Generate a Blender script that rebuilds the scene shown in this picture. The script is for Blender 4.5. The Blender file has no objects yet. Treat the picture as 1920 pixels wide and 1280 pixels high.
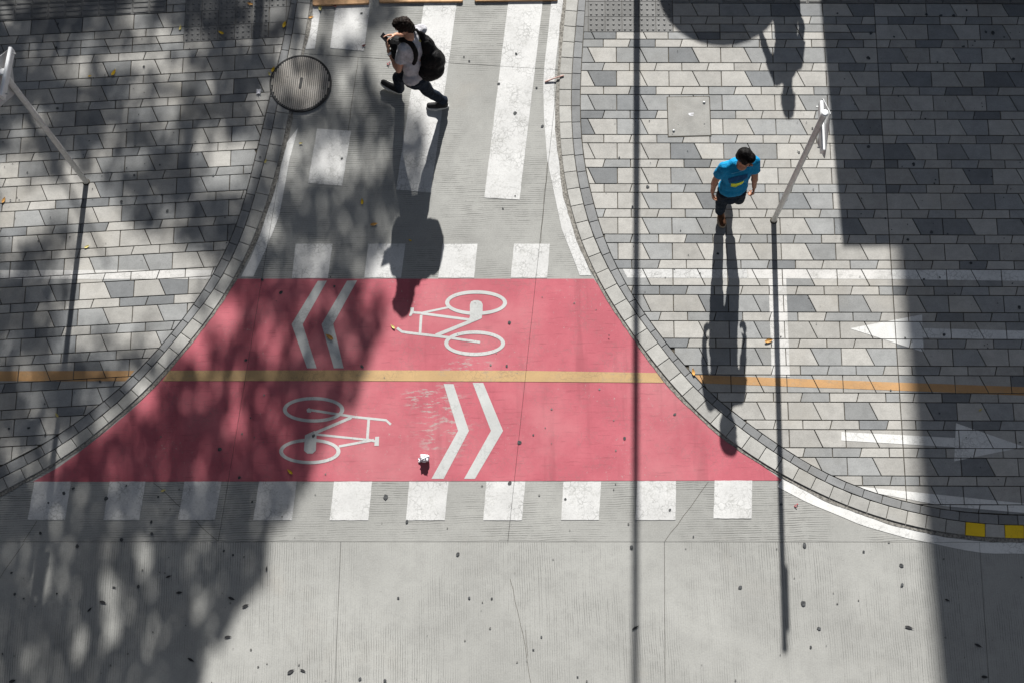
import bpy, bmesh, math, random
from math import sin, cos, tan, atan2, hypot, radians, degrees, pi, sqrt, exp, log
from mathutils import Vector, Matrix, noise
from mathutils.bvhtree import BVHTree

random.seed(7)
SC = bpy.context.scene
COL = SC.collection

# ------------------------------------------------------------------ camera
FOC, CAM_H = 2650.0, 15.5          # focal length in photo pixels, height above the street in metres
PITCH = atan2(hypot(17, 772), FOC)
ROLL = -atan2(17, 772)
ROT = Matrix.Rotation(PITCH, 3, 'X') @ Matrix.Rotation(ROLL, 3, 'Z')
ROTI = ROT.transposed()
cam_d = bpy.data.cameras.new('camera')
cam = bpy.data.objects.new('camera', cam_d)
COL.objects.link(cam)
cam.matrix_world = Matrix.Translation((0, 0, CAM_H)) @ ROT.to_4x4()
cam_d.sensor_width = 36.0
cam_d.lens = FOC / 1920 * 36
cam_d.clip_start = 0.1
cam_d.clip_end = 1500
SC.camera = cam

# ------------------------------------------------------------------ light
SUN_EL = radians(30.7)
SUN_AZ = radians(2.75)             # towards the sun, clockwise from +Y
world = bpy.data.worlds.new('World')
SC.world = world
world.use_nodes = True
wn = world.node_tree.nodes
wl = world.node_tree.links
wn.clear()
sky = wn.new('ShaderNodeTexSky')
sky.sky_type = 'NISHITA'
sky.sun_disc = False
sky.sun_elevation = SUN_EL
sky.sun_rotation = SUN_AZ
sky.air_density = 1.0
sky.dust_density = 1.0
sky.ozone_density = 0.6
hs = wn.new('ShaderNodeHueSaturation')
hs.inputs['Saturation'].default_value = 0.78
hs.inputs['Value'].default_value = 0.82
bg = wn.new('ShaderNodeBackground')
bg.inputs['Strength'].default_value = 0.05
wo = wn.new('ShaderNodeOutputWorld')
wl.new(sky.outputs[0], hs.inputs['Color'])
wl.new(hs.outputs[0], bg.inputs['Color'])
wl.new(bg.outputs[0], wo.inputs['Surface'])
sun_d = bpy.data.lights.new('sun', 'SUN')
sun_d.energy = 5.0
sun_d.angle = radians(0.53)
sun_d.color = (1.0, 0.975, 0.935)
sun = bpy.data.objects.new('sun', sun_d)
COL.objects.link(sun)
TO_SUN = Vector((sin(SUN_AZ) * cos(SUN_EL), cos(SUN_AZ) * cos(SUN_EL), sin(SUN_EL)))
sun.rotation_euler = TO_SUN.to_track_quat('Z', 'Y').to_euler()
sun.location = (0, 30, 30)
COT = cos(SUN_EL) / sin(SUN_EL)
SXY = Vector((sin(SUN_AZ), cos(SUN_AZ)))     # ground direction towards the sun
SC.view_settings.view_transform = 'Standard'
SC.view_settings.look = 'None'
SC.view_settings.exposure = 0.83
SC.view_settings.gamma = 1.0
SC.view_settings.use_curve_mapping = False
SC.render.engine = 'CYCLES'
SC.cycles.max_bounces = 6


def G(px, py, z=0.0):
    """point of the photo (1920 x 1280) -> point of the place at height z"""
    d = ROT @ Vector(((px - 960) / FOC, -(py - 640) / FOC, -1))
    t = (z - CAM_H) / d.z
    return Vector((d.x * t, d.y * t))


def G3(px, py, z=0.0):
    g = G(px, py, z)
    return Vector((g.x, g.y, z))


def PX(x, y, z=0.0):
    v = ROTI @ Vector((x, y, z - CAM_H))
    return 960 + FOC * v.x / -v.z, 640 - FOC * v.y / -v.z


PAVE_Z = 0.018
# ------------------------------------------------------------------ materials
class NB:
    def __init__(self, name):
        self.m = bpy.data.materials.new(name)
        self.m.use_nodes = True
        self.t = self.m.node_tree
        self.b = self.t.nodes['Principled BSDF']
        self.pos = self.t.nodes.new('ShaderNodeNewGeometry').outputs['Position']

    def n(self, typ, ins=None, **props):
        nd = self.t.nodes.new(typ)
        for k, v in props.items():
            setattr(nd, k, v)
        for k, v in (ins or {}).items():
            self.put(nd.inputs[k], v)
        return nd

    def put(self, sock, v):
        if hasattr(v, 'is_output'):
            self.t.links.new(v, sock)
        else:
            if sock.type == 'RGBA' and len(v) == 3:
                v = (*v, 1)
            sock.default_value = v

    def noise(self, scale, detail=4, rough=0.6, vec=None, dist=0.0, out='Fac'):
        return self.n('ShaderNodeTexNoise', {'Vector': vec or self.pos, 'Scale': scale, 'Detail': detail,
                                             'Roughness': rough, 'Distortion': dist}).outputs[out]

    def ramp(self, fac, a, b, va=0.0, vb=1.0):
        return self.n('ShaderNodeMapRange', {0: fac, 1: a, 2: b, 3: va, 4: vb}, clamp=True,
                      interpolation_type='SMOOTHSTEP').outputs[0]

    def math(self, op, a, b=0.0, clamp=False):
        return self.n('ShaderNodeMath', {0: a, 1: b}, operation=op, use_clamp=clamp).outputs[0]

    def mix(self, fac, a, b, mode='MIX'):
        nd = self.n('ShaderNodeMix', data_type='RGBA', blend_type=mode)
        self.put(nd.inputs[0], fac)
        self.put(nd.inputs[6], a)
        self.put(nd.inputs[7], b)
        return nd.outputs[2]

    def scaled(self, sx, sy, sz=1.0, rot=0.0, vec=None):
        return self.n('ShaderNodeMapping', {'Vector': vec or self.pos, 'Scale': (sx, sy, sz), 'Rotation': (0, 0, rot)}).outputs[0]

    def bump(self, h, strength=0.3, dist=0.01, prev=None):
        i = {'Height': h, 'Strength': strength, 'Distance': dist}
        if prev is not None:
            i['Normal'] = prev
        return self.n('ShaderNodeBump', i).outputs[0]

    def done(self, color, rough=0.85, normal=None, spec=0.25, **extra):
        self.put(self.b.inputs['Base Color'], color)
        self.put(self.b.inputs['Roughness'], rough)
        self.b.inputs['Specular IOR Level'].default_value = spec
        if normal is not None:
            self.put(self.b.inputs['Normal'], normal)
        for k, v in extra.items():
            self.put(self.b.inputs[k.replace('_', ' ')], v)
        return self.m


def plain(name, c, rough=0.7, spec=0.3, metallic=0.0, var=0.12, scale=30):
    b = NB(name)
    f = b.noise(scale, 3)
    col = b.mix(b.ramp(f, 0.3, 0.7), tuple(x * (1 - var) for x in c), tuple(min(1, x * (1 + var)) for x in c))
    b.b.inputs['Metallic'].default_value = metallic
    return b.done(col, rough, b.bump(f, 0.12, 0.004), spec)


def tines(b, axis):
    """broom / tine marks in concrete: thin uneven grooves along one direction"""
    wob = b.noise(1.3, 3)
    if axis == 'x':      # grooves run along y, vary in x
        v = b.scaled(1.0, 0.012)
        s = b.n('ShaderNodeSeparateXYZ', {0: b.pos}).outputs[0]
    else:
        v = b.scaled(0.012, 1.0)
        s = b.n('ShaderNodeSeparateXYZ', {0: b.pos}).outputs[1]
    ph = b.math('MULTIPLY_ADD', wob, 0.10)
    ph.node.inputs[2].default_value = 0
    ph = b.math('ADD', s, b.math('MULTIPLY', wob, 0.06))
    w = b.math('SINE', b.math('MULTIPLY', ph, 2 * pi / 0.0255))
    line = b.ramp(w, 0.45, 0.98)
    rnd = b.ramp(b.noise(75, 2, 0.5, v), 0.32, 0.55)
    area = b.ramp(b.noise(0.75, 5, 0.62), 0.36, 0.60)
    brk = b.ramp(b.noise(9, 3, 0.6), 0.25, 0.6)
    return b.math('MULTIPLY', b.math('MULTIPLY', line, rnd), b.math('MULTIPLY', area, brk))


def concrete(name, base, axis, amt=0.6, extra=0.0):
    b = NB(name)
    big = b.noise(0.55, 6, 0.62)
    mid = b.noise(5.0, 6, 0.7)
    fine = b.noise(62, 5, 0.8)
    c = b.mix(b.ramp(big, 0.28, 0.72), tuple(x * 0.84 for x in base), tuple(x * 1.12 for x in base))
    c = b.mix(b.ramp(mid, 0.42, 0.70, 0, 0.28), c, tuple(x * 0.62 for x in base))
    c = b.mix(b.ramp(fine, 0.44, 0.66, 0.0, 0.34), c, tuple(x * 0.62 for x in base))
    c = b.mix(b.ramp(fine, 0.36, 0.46, 0.22, 0.0), c, tuple(x * 1.3 for x in base))
    # warm stains
    c = b.mix(b.ramp(b.noise(0.9, 4, 0.6, dist=0.6), 0.55, 0.8, 0, 0.20), c, (base[0] * 0.98, base[1] * 0.84, base[2] * 0.70))
    # small dark blotches and scuffs
    sp = b.ramp(b.noise(13, 4, 0.75), 0.66, 0.74, 0, 0.6)
    c = b.mix(sp, c, tuple(x * 0.4 for x in base))
    sc = b.ramp(b.noise(30, 3, 0.6, b.scaled(0.12, 1.0, rot=0.3)), 0.70, 0.78, 0, 0.4)
    c = b.mix(sc, c, tuple(x * 1.45 for x in base))
    t = tines(b, axis)
    c = b.mix(b.math('MULTIPLY', t, amt), c, tuple(x * 0.30 for x in base))
    h = b.math('SUBTRACT', b.math('MULTIPLY', fine, 0.5), t)
    return b.done(c, 0.9, b.bump(h, 0.35, 0.006), 0.2)


CON = (0.365, 0.365, 0.346)
M = {}
M['concrete_along'] = concrete('concrete_grooved_along', CON, 'x', 0.66)
M['concrete_across'] = concrete('concrete_grooved_across', tuple(x * 0.95 for x in CON), 'y', 1.0)


def stone(name, base, warm=0.0):
    b = NB(name)
    oi = b.n('ShaderNodeObjectInfo').outputs['Random']
    cell = b.noise(7, 5, 0.7)
    fine = b.noise(75, 5, 0.8)
    streak = b.noise(22, 3, 0.6, b.scaled(0.15, 1.0))
    k = b.ramp(oi, 0, 1, 0.86, 1.09)
    c = b.mix(b.ramp(cell, 0.3, 0.75), tuple(x * 1.07 for x in base), tuple(x * 0.86 for x in base))
    c = b.mix(b.ramp(fine, 0.46, 0.64, 0, 0.34), c, tuple(x * 0.6 for x in base))
    c = b.mix(b.ramp(fine, 0.36, 0.46, 0.2, 0.0), c, tuple(x * 1.25 for x in base))
    c = b.mix(b.ramp(b.noise(2.6, 5, 0.7), 0.55, 0.72, 0, 0.35), c, tuple(x * 0.62 for x in base))
    c = b.mix(b.ramp(streak, 0.5, 0.75, 0, 0.22), c, tuple(x * 0.7 for x in base))
    c = b.mix(b.ramp(b.noise(1.1, 4, 0.6), 0.5, 0.75, 0, 0.3), c, (base[0] * 0.9, base[1] * 0.84, base[2] * 0.74))
    sp = b.ramp(b.noise(16, 3, 0.7), 0.68, 0.73, 0, 0.5)
    c = b.mix(sp, c, tuple(x * 0.45 for x in base))
    kv = b.n('ShaderNodeCombineXYZ', {0: k, 1: k, 2: k}).outputs[0]
    c = b.mix(1.0, c, kv, 'MULTIPLY')
    return b.done(c, 0.82, b.bump(fine, 0.25, 0.004), 0.25)


M['paver_light'] = stone('paver_light_granite', (0.405, 0.395, 0.370))
M['paver_mid'] = stone('paver_grey_granite', (0.300, 0.305, 0.302))
M['paver_dark'] = stone('paver_dark_slate', (0.205, 0.213, 0.218))
M['kerb_stone'] = stone('kerb_light_granite', (0.40, 0.395, 0.372))
M['edging'] = stone('edging_dark_granite', (0.235, 0.24, 0.242))
M['tile'] = stone('tactile_grey_tile', (0.20, 0.20, 0.195))
M['grit'] = plain('joint_grit', (0.085, 0.075, 0.06), 0.95, 0.1, var=0.4, scale=60)
M['grime'] = plain('gutter_dirt', (0.215, 0.205, 0.185), 0.95, 0.1, var=0.45, scale=45)
M['ground'] = plain('distant_concrete', (0.26, 0.26, 0.25), 0.95, 0.1, var=0.15, scale=0.6)


def paint(name, c, under, wear=0.35, grain=0.5, scratch=None):
    b = NB(name)
    n1 = b.noise(4.5, 6, 0.72)
    n2 = b.noise(55, 5, 0.8)
    n3 = b.noise(34, 4, 0.7, b.scaled(0.25, 1.0, rot=0.15))
    w = b.math('ADD', b.math('MULTIPLY', n1, 0.5), b.math('ADD', b.math('MULTIPLY', n2, 0.32), b.math('MULTIPLY', n3, 0.28)))
    mask = b.ramp(w, 0.66 - wear * 0.22, 0.80 - wear * 0.22)
    crack = b.n('ShaderNodeTexVoronoi', {'Vector': b.n('ShaderNodeVectorMath', {0: b.pos, 1: b.n('ShaderNodeVectorMath', {0: b.noise(9, 3, out='Color'), 1: (0.12, 0.12, 0.12)}, operation='MULTIPLY').outputs[0]}, operation='ADD').outputs[0],
                                         'Scale': 16}, feature='DISTANCE_TO_EDGE').outputs[0]
    cr = b.math('MULTIPLY', b.ramp(crack, 0.01, 0.085, 1, 0), b.ramp(b.noise(3, 3), 0.42, 0.62))
    col = b.mix(b.ramp(b.noise(1.6, 5, 0.65), 0.3, 0.7), tuple(x * 0.87 for x in c), tuple(min(0.95, x * 1.07) for x in c))
    col = b.mix(b.ramp(n2, 0.4, 0.75, 0, 0.22 * grain), col, tuple(x * 0.45 for x in c))
    col = b.mix(b.math('MULTIPLY', mask, 0.35 + wear * 0.65), col, under)
    col = b.mix(b.math('MULTIPLY', cr, 0.32 * grain), col, tuple(x * 0.4 for x in under))
    if scratch:
        for (px, py, rx, ry) in scratch:
            g = G(px, py)
            v = b.n('ShaderNodeVectorMath', {0: b.pos, 1: (g.x, g.y, 0)}, operation='SUBTRACT').outputs[0]
            v2 = b.n('ShaderNodeVectorMath', {0: v, 1: (1 / rx, 1 / ry, 0)}, operation='MULTIPLY').outputs[0]
            ln = b.n('ShaderNodeVectorMath', {0: v2}, operation='LENGTH').outputs[1]
            near = b.ramp(ln, 0.35, 1.0, 1, 0)
            st = b.noise(17, 5, 0.8, b.scaled(0.30, 1.0, rot=-0.22))
            thr = b.math('MULTIPLY', b.ramp(st, 0.52, 0.60), near)
            col = b.mix(b.math('MULTIPLY', thr, 0.85), col, under)
    if scratch:
        tr_ = b.noise(3.2, 4, 0.65, b.scaled(1.0, 0.10, rot=-0.72))
        col = b.mix(b.ramp(tr_, 0.54, 0.68, 0, 0.50), col, tuple(x * 0.62 for x in c))
        tr2 = b.noise(40, 4, 0.7, b.scaled(0.08, 1.0, rot=0.10))
        col = b.mix(b.ramp(tr2, 0.57, 0.68, 0, 0.55), col, tuple(x * 0.55 for x in c))
        ch = b.math('MULTIPLY', b.ramp(b.noise(24, 6, 0.85), 0.60, 0.64), b.ramp(b.noise(1.1, 4, 0.6), 0.45, 0.62))
        col = b.mix(b.math('MULTIPLY', ch, 0.9), col, under)
        fade = b.ramp(b.noise(0.8, 5, 0.6), 0.42, 0.68, 0, 0.30)
        col = b.mix(fade, col, (0.45, 0.24, 0.24))
    return b.done(col, 0.72, b.bump(n2, 0.25, 0.004), 0.3)


M['white_paint'] = paint('white_road_paint', (0.59, 0.59, 0.58), CON, 0.50, 1.5)
M['white_worn'] = paint('worn_white_paint', (0.70, 0.70, 0.68), (0.36, 0.35, 0.33), 0.40, 1.1)
M['white_faint'] = paint('faint_white_paint', (0.60, 0.59, 0.57), (0.36, 0.355, 0.335), 0.62, 0.8)
M['white_symbol'] = paint('white_symbol_paint', (0.50, 0.51, 0.50), (0.33, 0.33, 0.32), 0.32, 0.8)
M['red_paint'] = paint('red_lane_paint', (0.465, 0.110, 0.140), (0.37, 0.33, 0.31), 0.10, 0.75,
                       scratch=[(830, 790, 0.42, 0.62), (880, 690, 0.38, 0.18), (790, 745, 0.3, 0.2)])
M['orange_paint'] = paint('ochre_line_paint', (0.47, 0.315, 0.155), (0.30, 0.25, 0.2), 0.42, 0.9)
M['orange_worn'] = paint('worn_ochre_paint', (0.50, 0.29, 0.13), (0.33, 0.27, 0.2), 0.45, 0.6)
M['yellow_paint'] = paint('yellow_kerb_paint', (0.90, 0.60, 0.02), (0.25, 0.2, 0.1), 0.02, 0.5)
M['gum_pale'] = plain('faded_gum', (0.17, 0.168, 0.16), 0.9, 0.1, var=0.4)
M['gum'] = plain('old_gum', (0.075, 0.078, 0.08), 0.9, 0.1, var=0.4)
M['iron'] = plain('black_iron', (0.02, 0.02, 0.02), 0.6, 0.4)
M['steel'] = plain('galvanised_steel', (0.42, 0.43, 0.43), 0.45, 0.5, 0.3)
M['sign_white'] = plain('white_sign_enamel', (0.78, 0.79, 0.80), 0.35, 0.5, var=0.04)
M['sign_back'] = plain('grey_sign_sheet', (0.50, 0.51, 0.52), 0.45, 0.4, var=0.06)
M['pole_white'] = plain('grey_white_pole_paint', (0.64, 0.64, 0.63), 0.5, 0.4, var=0.10, scale=18)
M['timber'] = plain('tan_timber', (0.60, 0.36, 0.19), 0.7, 0.3, var=0.18, scale=14)
M['pole_dark'] = plain('dark_pole_paint', (0.10, 0.105, 0.11), 0.5, 0.4)


def lid_mat():
    b = NB('ribbed_cast_lid')
    f = b.noise(90, 4, 0.7)
    c = b.mix(b.ramp(b.noise(4, 5, 0.7), 0.3, 0.7), (0.33, 0.305, 0.27), (0.44, 0.415, 0.38))
    c = b.mix(b.ramp(f, 0.4, 0.75, 0, 0.45), c, (0.12, 0.11, 0.10))
    c = b.mix(b.ramp(b.noise(7, 3, 0.6), 0.66, 0.74, 0, 0.6), c, (0.09, 0.08, 0.075))
    return b.done(c, 0.75, b.bump(f, 0.3, 0.004), 0.3)


M['lid'] = lid_mat()


def cloth(name, c, rough=0.9, var=0.2, weave=420):
    b = NB(name)
    f = b.noise(weave, 2, 0.5)
    w = b.noise(9, 4, 0.6, dist=0.8)
    col = b.mix(b.ramp(w, 0.3, 0.7), tuple(x * (1 - var) for x in c), tuple(min(1, x * (1 + var)) for x in c))
    col = b.mix(b.ramp(f, 0.4, 0.7, 0, 0.25), col, tuple(x * 0.6 for x in c))
    h = b.math('ADD', b.math('MULTIPLY', b.noise(16, 4, 0.55, dist=1.2), 1.0), b.math('MULTIPLY', f, 0.08))
    return b.done(col, rough, b.bump(h, 0.55, 0.03), 0.15)


def skin_mat(name, c):
    b = NB(name)
    f = b.noise(60, 4, 0.6)
    col = b.mix(b.ramp(f, 0.3, 0.7), tuple(x * 0.9 for x in c), tuple(min(1, x * 1.1) for x in c))
    return b.done(col, 0.5, b.bump(f, 0.1, 0.003), 0.4)


def hair_mat(name, c):
    b = NB(name)
    f = b.noise(38, 4, 0.6, b.scaled(1.0, 0.28, 0.6, rot=0.5), dist=0.5)
    col = b.mix(b.ramp(f, 0.3, 0.7), tuple(x * 0.5 for x in c), tuple(x * 1.9 for x in c))
    return b.done(col, 0.6, b.bump(f, 0.9, 0.02), 0.12)


M['skin_a'] = skin_mat('tanned_skin', (0.50, 0.27, 0.18))
M['skin_b'] = skin_mat('brown_skin', (0.36, 0.17, 0.10))
M['hair_a'] = hair_mat('dark_brown_hair', (0.010, 0.006, 0.0045))
M['hair_b'] = hair_mat('black_hair', (0.0025, 0.002, 0.002))
M['shirt_grey'] = cloth('heather_grey_cotton', (0.48, 0.48, 0.51))
M['shirt_blue'] = cloth('bright_blue_jersey', (0.004, 0.245, 0.50), 0.7, 0.12)
M['jeans_navy'] = cloth('navy_denim', (0.007, 0.013, 0.025), var=0.35)
M['jeans_dark'] = cloth('dark_blue_denim', (0.006, 0.015, 0.030), var=0.35)
M['bag_black'] = cloth('black_nylon', (0.006, 0.006, 0.0065), 0.6)
M['shoe_black'] = plain('black_canvas', (0.02, 0.02, 0.021), 0.7, 0.3)
M['shoe_brown'] = plain('brown_suede', (0.085, 0.04, 0.022), 0.9, 0.15, var=0.3)
M['sole_white'] = plain('white_rubber', (0.80, 0.80, 0.78), 0.6, 0.3)
M['sole_tan'] = plain('tan_rubber', (0.45, 0.36, 0.26), 0.6, 0.3)
M['phone'] = plain('black_gloss', (0.01, 0.01, 0.012), 0.12, 0.6)
M['eye'] = plain('eye_dark', (0.02, 0.015, 0.012), 0.2, 0.5)
M['lip'] = plain('lip', (0.32, 0.12, 0.10), 0.5, 0.3)
M['neon'] = plain('neon_yellow_print', (0.70, 0.80, 0.03), 0.6, 0.3)
M['print_dark'] = plain('dark_blue_print', (0.0, 0.07, 0.20), 0.7, 0.2)
M['print_pale'] = plain('pale_blue_print', (0.10, 0.45, 0.70), 0.7, 0.2)
M['paper'] = plain('white_crumpled_film', (0.70, 0.70, 0.74), 0.5, 0.4, var=0.08)
M['twig'] = plain('pinkish_straw', (0.48, 0.30, 0.26), 0.7, 0.3)
M['red_bit'] = plain('red_scrap', (0.40, 0.03, 0.05), 0.6, 0.3)
M['leaf_yellow'] = plain('yellow_leaf', (0.62, 0.40, 0.02), 0.6, 0.3, var=0.25)
M['leaf_pale'] = plain('pale_yellow_leaf', (0.55, 0.47, 0.16), 0.6, 0.3, var=0.25)
M['leaf_orange'] = plain('orange_leaf', (0.50, 0.26, 0.07), 0.65, 0.3, var=0.3)
M['leaf_red'] = plain('dark_red_leaf', (0.12, 0.025, 0.025), 0.65, 0.3, var=0.3)
M['leaf_dark'] = plain('dark_dry_leaf', (0.045, 0.045, 0.047), 0.85, 0.15, var=0.3)
M['leaf_tree'] = plain('tree_foliage', (0.05, 0.095, 0.03), 0.6, 0.3, var=0.4, scale=3)
M['bark'] = plain('tree_bark', (0.16, 0.12, 0.09), 0.95, 0.1, var=0.4, scale=12)
M['wall'] = plain('grey_render_wall', (0.33, 0.32, 0.30), 0.9, 0.2, var=0.1, scale=2)
M['curtain'] = plain('dark_curtain_wall', (0.045, 0.048, 0.052), 0.35, 0.4)
M['glass'] = plain('dark_window_glass', (0.03, 0.04, 0.05), 0.08, 0.6, var=0.05)
M['frame'] = plain('dark_window_frame', (0.06, 0.06, 0.065), 0.5, 0.4)
M['parasol'] = cloth('cream_parasol_cloth', (0.62, 0.56, 0.45))


# ------------------------------------------------------------------ object helpers
def mesh_obj(name, verts, faces, mat, parent=None, smooth=False, mats=None, fmat=None):
    me = bpy.data.meshes.new(name)
    me.from_pydata([tuple(v) for v in verts], [], faces)
    if mats:
        for m in mats:
            me.materials.append(m)
        me.polygons.foreach_set('material_index', fmat)
    elif mat:
        me.materials.append(mat)
    if smooth:
        me.polygons.foreach_set('use_smooth', [True] * len(me.polygons))
    me.update()
    o = bpy.data.objects.new(name, me)
    COL.objects.link(o)
    if parent is not None:
        o.parent = parent
        o.matrix_parent_inverse = parent.matrix_basis.inverted()
    return o


def tag(o, label=None, cat=None, group=None, kind=None):
    if label: o['label'] = label
    if cat: o['category'] = cat
    if group: o['group'] = group
    if kind: o['kind'] = kind
    return o


def thing(name, loc, label, cat, group=None, rz=0.0):
    o = bpy.data.objects.new(name, None)
    o.empty_display_size = 0.2
    o.location = loc
    o.rotation_euler = (0, 0, rz)
    COL.objects.link(o)
    return tag(o, label, cat, group)


class MB:
    """collects simple solids into one mesh (world coordinates)"""
    def __init__(self):
        self.v, self.f = [], []

    def add(self, vs, fs):
        k = len(self.v)
        self.v += [Vector(v) for v in vs]
        self.f += [[i + k for i in f] for f in fs]
        return self

    def box(self, c, s, rz=0.0, M4=None):
        R = Matrix.Rotation(rz, 3, 'Z') if M4 is None else M4
        vs = []
        for dz in (-.5, .5):
            for dx, dy in ((-.5, -.5), (.5, -.5), (.5, .5), (-.5, .5)):
                vs.append(Vector(c) + R @ Vector((dx * s[0], dy * s[1], dz * s[2])))
        return self.add(vs, [[3, 2, 1, 0], [4, 5, 6, 7], [0, 1, 5, 4], [1, 2, 6, 5], [2, 3, 7, 6], [3, 0, 4, 7]])

    def tube(self, pts, rads, n=12, caps=True):
        vs, fs = [], []
        pts = [Vector(p) for p in pts]
        up = Vector((0, 0, 1))
        x = None
        for i, p in enumerate(pts):
            d = (pts[min(i + 1, len(pts) - 1)] - pts[max(i - 1, 0)]).normalized()
            if x is None:
                a = up if abs(d.z) < 0.9 else Vector((1, 0, 0))
                x = d.cross(a).normalized()
            else:
                x = (x - d * x.dot(d)).normalized()
            y = d.cross(x)
            r = rads[i] if hasattr(rads, '__len__') else rads
            for k in range(n):
                t = 2 * pi * k / n
                vs.append(p + (x * cos(t) + y * sin(t)) * r)
        for i in range(len(pts) - 1):
            for k in range(n):
                a, b = i * n + k, i * n + (k + 1) % n
                fs.append([a, b, b + n, a + n])
        if caps:
            fs.append(list(range(n))[::-1])
            fs.append([len(vs) - n + k for k in range(n)])
        return self.add(vs, fs)

    def cone(self, a, b, ra, rb, n=14, m=5):
        """round cone (capsule with two radii)"""
        a, b = Vector(a), Vector(b)
        d = (b - a)
        L = d.length
        d = d / L if L > 1e-6 else Vector((0, 0, 1))
        pts, rr = [], []
        for i in range(m):
            t = pi / 2 * (1 - i / m)
            pts.append(a - d * ra * sin(t)); rr.append(max(ra * cos(t), 1e-4))
        for i in range(m + 1):
            t = pi / 2 * i / m
            pts.append(b + d * rb * sin(t)); rr.append(max(rb * cos(t), 1e-4))
        # place rings with fixed axis
        q = d.to_track_quat('Z', 'Y')
        X, Y = q @ Vector((1, 0, 0)), q @ Vector((0, 1, 0))
        vs, fs = [], []
        for p, r in zip(pts, rr):
            for k in range(n):
                t = 2 * pi * k / n
                vs.append(p + (X * cos(t) + Y * sin(t)) * r)
        for i in range(len(pts) - 1):
            for k in range(n):
                A, B = i * n + k, i * n + (k + 1) % n
                fs.append([A, B, B + n, A + n])
        fs.append(list(range(n))[::-1])
        fs.append([len(vs) - n + k for k in range(n)])
        return self.add(vs, fs)

    def ell(self, c, r, R=None, n=18, m=12):
        c = Vector(c)
        R = R or Matrix.Identity(3)
        vs = [c + R @ Vector((0, 0, -r[2]))]
        for i in range(1, m):
            t = -pi / 2 + pi * i / m
            for k in range(n):
                a = 2 * pi * k / n
                vs.append(c + R @ Vector((r[0] * cos(t) * cos(a), r[1] * cos(t) * sin(a), r[2] * sin(t))))
        vs.append(c + R @ Vector((0, 0, r[2])))
        fs = []
        for k in range(n):
            fs.append([0, 1 + (k + 1) % n, 1 + k])
            fs.append([len(vs) - 1, 1 + (m - 2) * n + k, 1 + (m - 2) * n + (k + 1) % n])
        for i in range(m - 2):
            for k in range(n):
                A, B = 1 + i * n + k, 1 + i * n + (k + 1) % n
                fs.append([A, B, B + n, A + n])
        return self.add(vs, fs)

    def build(self, name, mat, parent=None, smooth=False):
        return mesh_obj(name, self.v, self.f, mat, parent, smooth)

    def remesh(self, name, mat, parent=None, voxel=0.01, smooth=6, fac=0.5, disp=None):
        """fuse the solids into one continuous smooth skin"""
        o = mesh_obj(name, self.v, self.f, mat, None, True)
        md = o.modifiers.new('r', 'REMESH'); md.mode = 'VOXEL'; md.voxel_size = voxel
        ms = o.modifiers.new('s', 'SMOOTH'); ms.iterations = smooth; ms.factor = fac
        dg = bpy.context.evaluated_depsgraph_get()
        me = bpy.data.meshes.new_from_object(o.evaluated_get(dg))
        o.modifiers.clear()
        old = o.data
        o.data = me
        bpy.data.meshes.remove(old)
        me.name = name
        if disp:
            amp, sc = disp
            me.update()
            nr = [v.normal.copy() for v in me.vertices]
            for v, nn in zip(me.vertices, nr):
                q = Vector(v.co) * sc
                v.co += nn * amp * (noise.noise(q) + 0.5 * noise.noise(q * 2.3))
        me.polygons.foreach_set('use_smooth', [True] * len(me.polygons))
        if parent is not None:
            o.parent = parent
            o.matrix_parent_inverse = parent.matrix_basis.inverted()
        return o


# ------------------------------------------------------------------ 2-D polygon helpers
def area(p):
    return 0.5 * sum(p[i].x * p[(i + 1) % len(p)].y - p[(i + 1) % len(p)].x * p[i].y for i in range(len(p)))


def ccw(p):
    return p if area(p) > 0 else p[::-1]


def half(poly, a, n):
    """keep the part of poly where (p-a).n >= 0"""
    out = []
    L = len(poly)
    for i in range(L):
        p, q = poly[i], poly[(i + 1) % L]
        dp, dq = (p - a).dot(n), (q - a).dot(n)
        if dp >= 0:
            out.append(p)
        if (dp > 0 > dq) or (dp < 0 < dq):
            out.append(p + (q - p) * (dp / (dp - dq)))
    return out


def tidy(p, eps=1e-4):
    out = []
    for q in p:
        if not out or (q - out[-1]).length > eps:
            out.append(q)
    while len(out) > 2 and (out[0] - out[-1]).length < eps:
        out.pop()
    return out


def clip(poly, conv):
    conv = ccw(conv)
    for i in range(len(conv)):
        a, b = conv[i], conv[(i + 1) % len(conv)]
        d = b - a
        if d.length < 1e-6: continue
        poly = half(poly, a, Vector((-d.y, d.x)))
        if len(poly) < 3: return []
    return tidy(poly)


def inset(poly, d):
    poly = ccw(tidy(poly))
    if len(poly) < 3: return []
    out = poly
    for i in range(len(poly)):
        a, b = poly[i], poly[(i + 1) % len(poly)]
        e = (b - a)
        if e.length < 1e-5: continue
        n = Vector((-e.y, e.x)).normalized()
        out = half(out, a + n * d, n)
        if len(out) < 3: return []
    return tidy(out)


def subtract(poly, conv):
    """convex poly minus convex conv -> pieces"""
    conv = ccw(conv)
    res, rest = [], poly
    for i in range(len(conv)):
        a, b = conv[i], conv[(i + 1) % len(conv)]
        d = b - a
        n = Vector((-d.y, d.x))
        o = half(rest, a, -n)
        if len(o) >= 3 and abs(area(o)) > 1e-5: res.append(tidy(o))
        rest = half(rest, a, n)
        if len(rest) < 3: break
    return res


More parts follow.
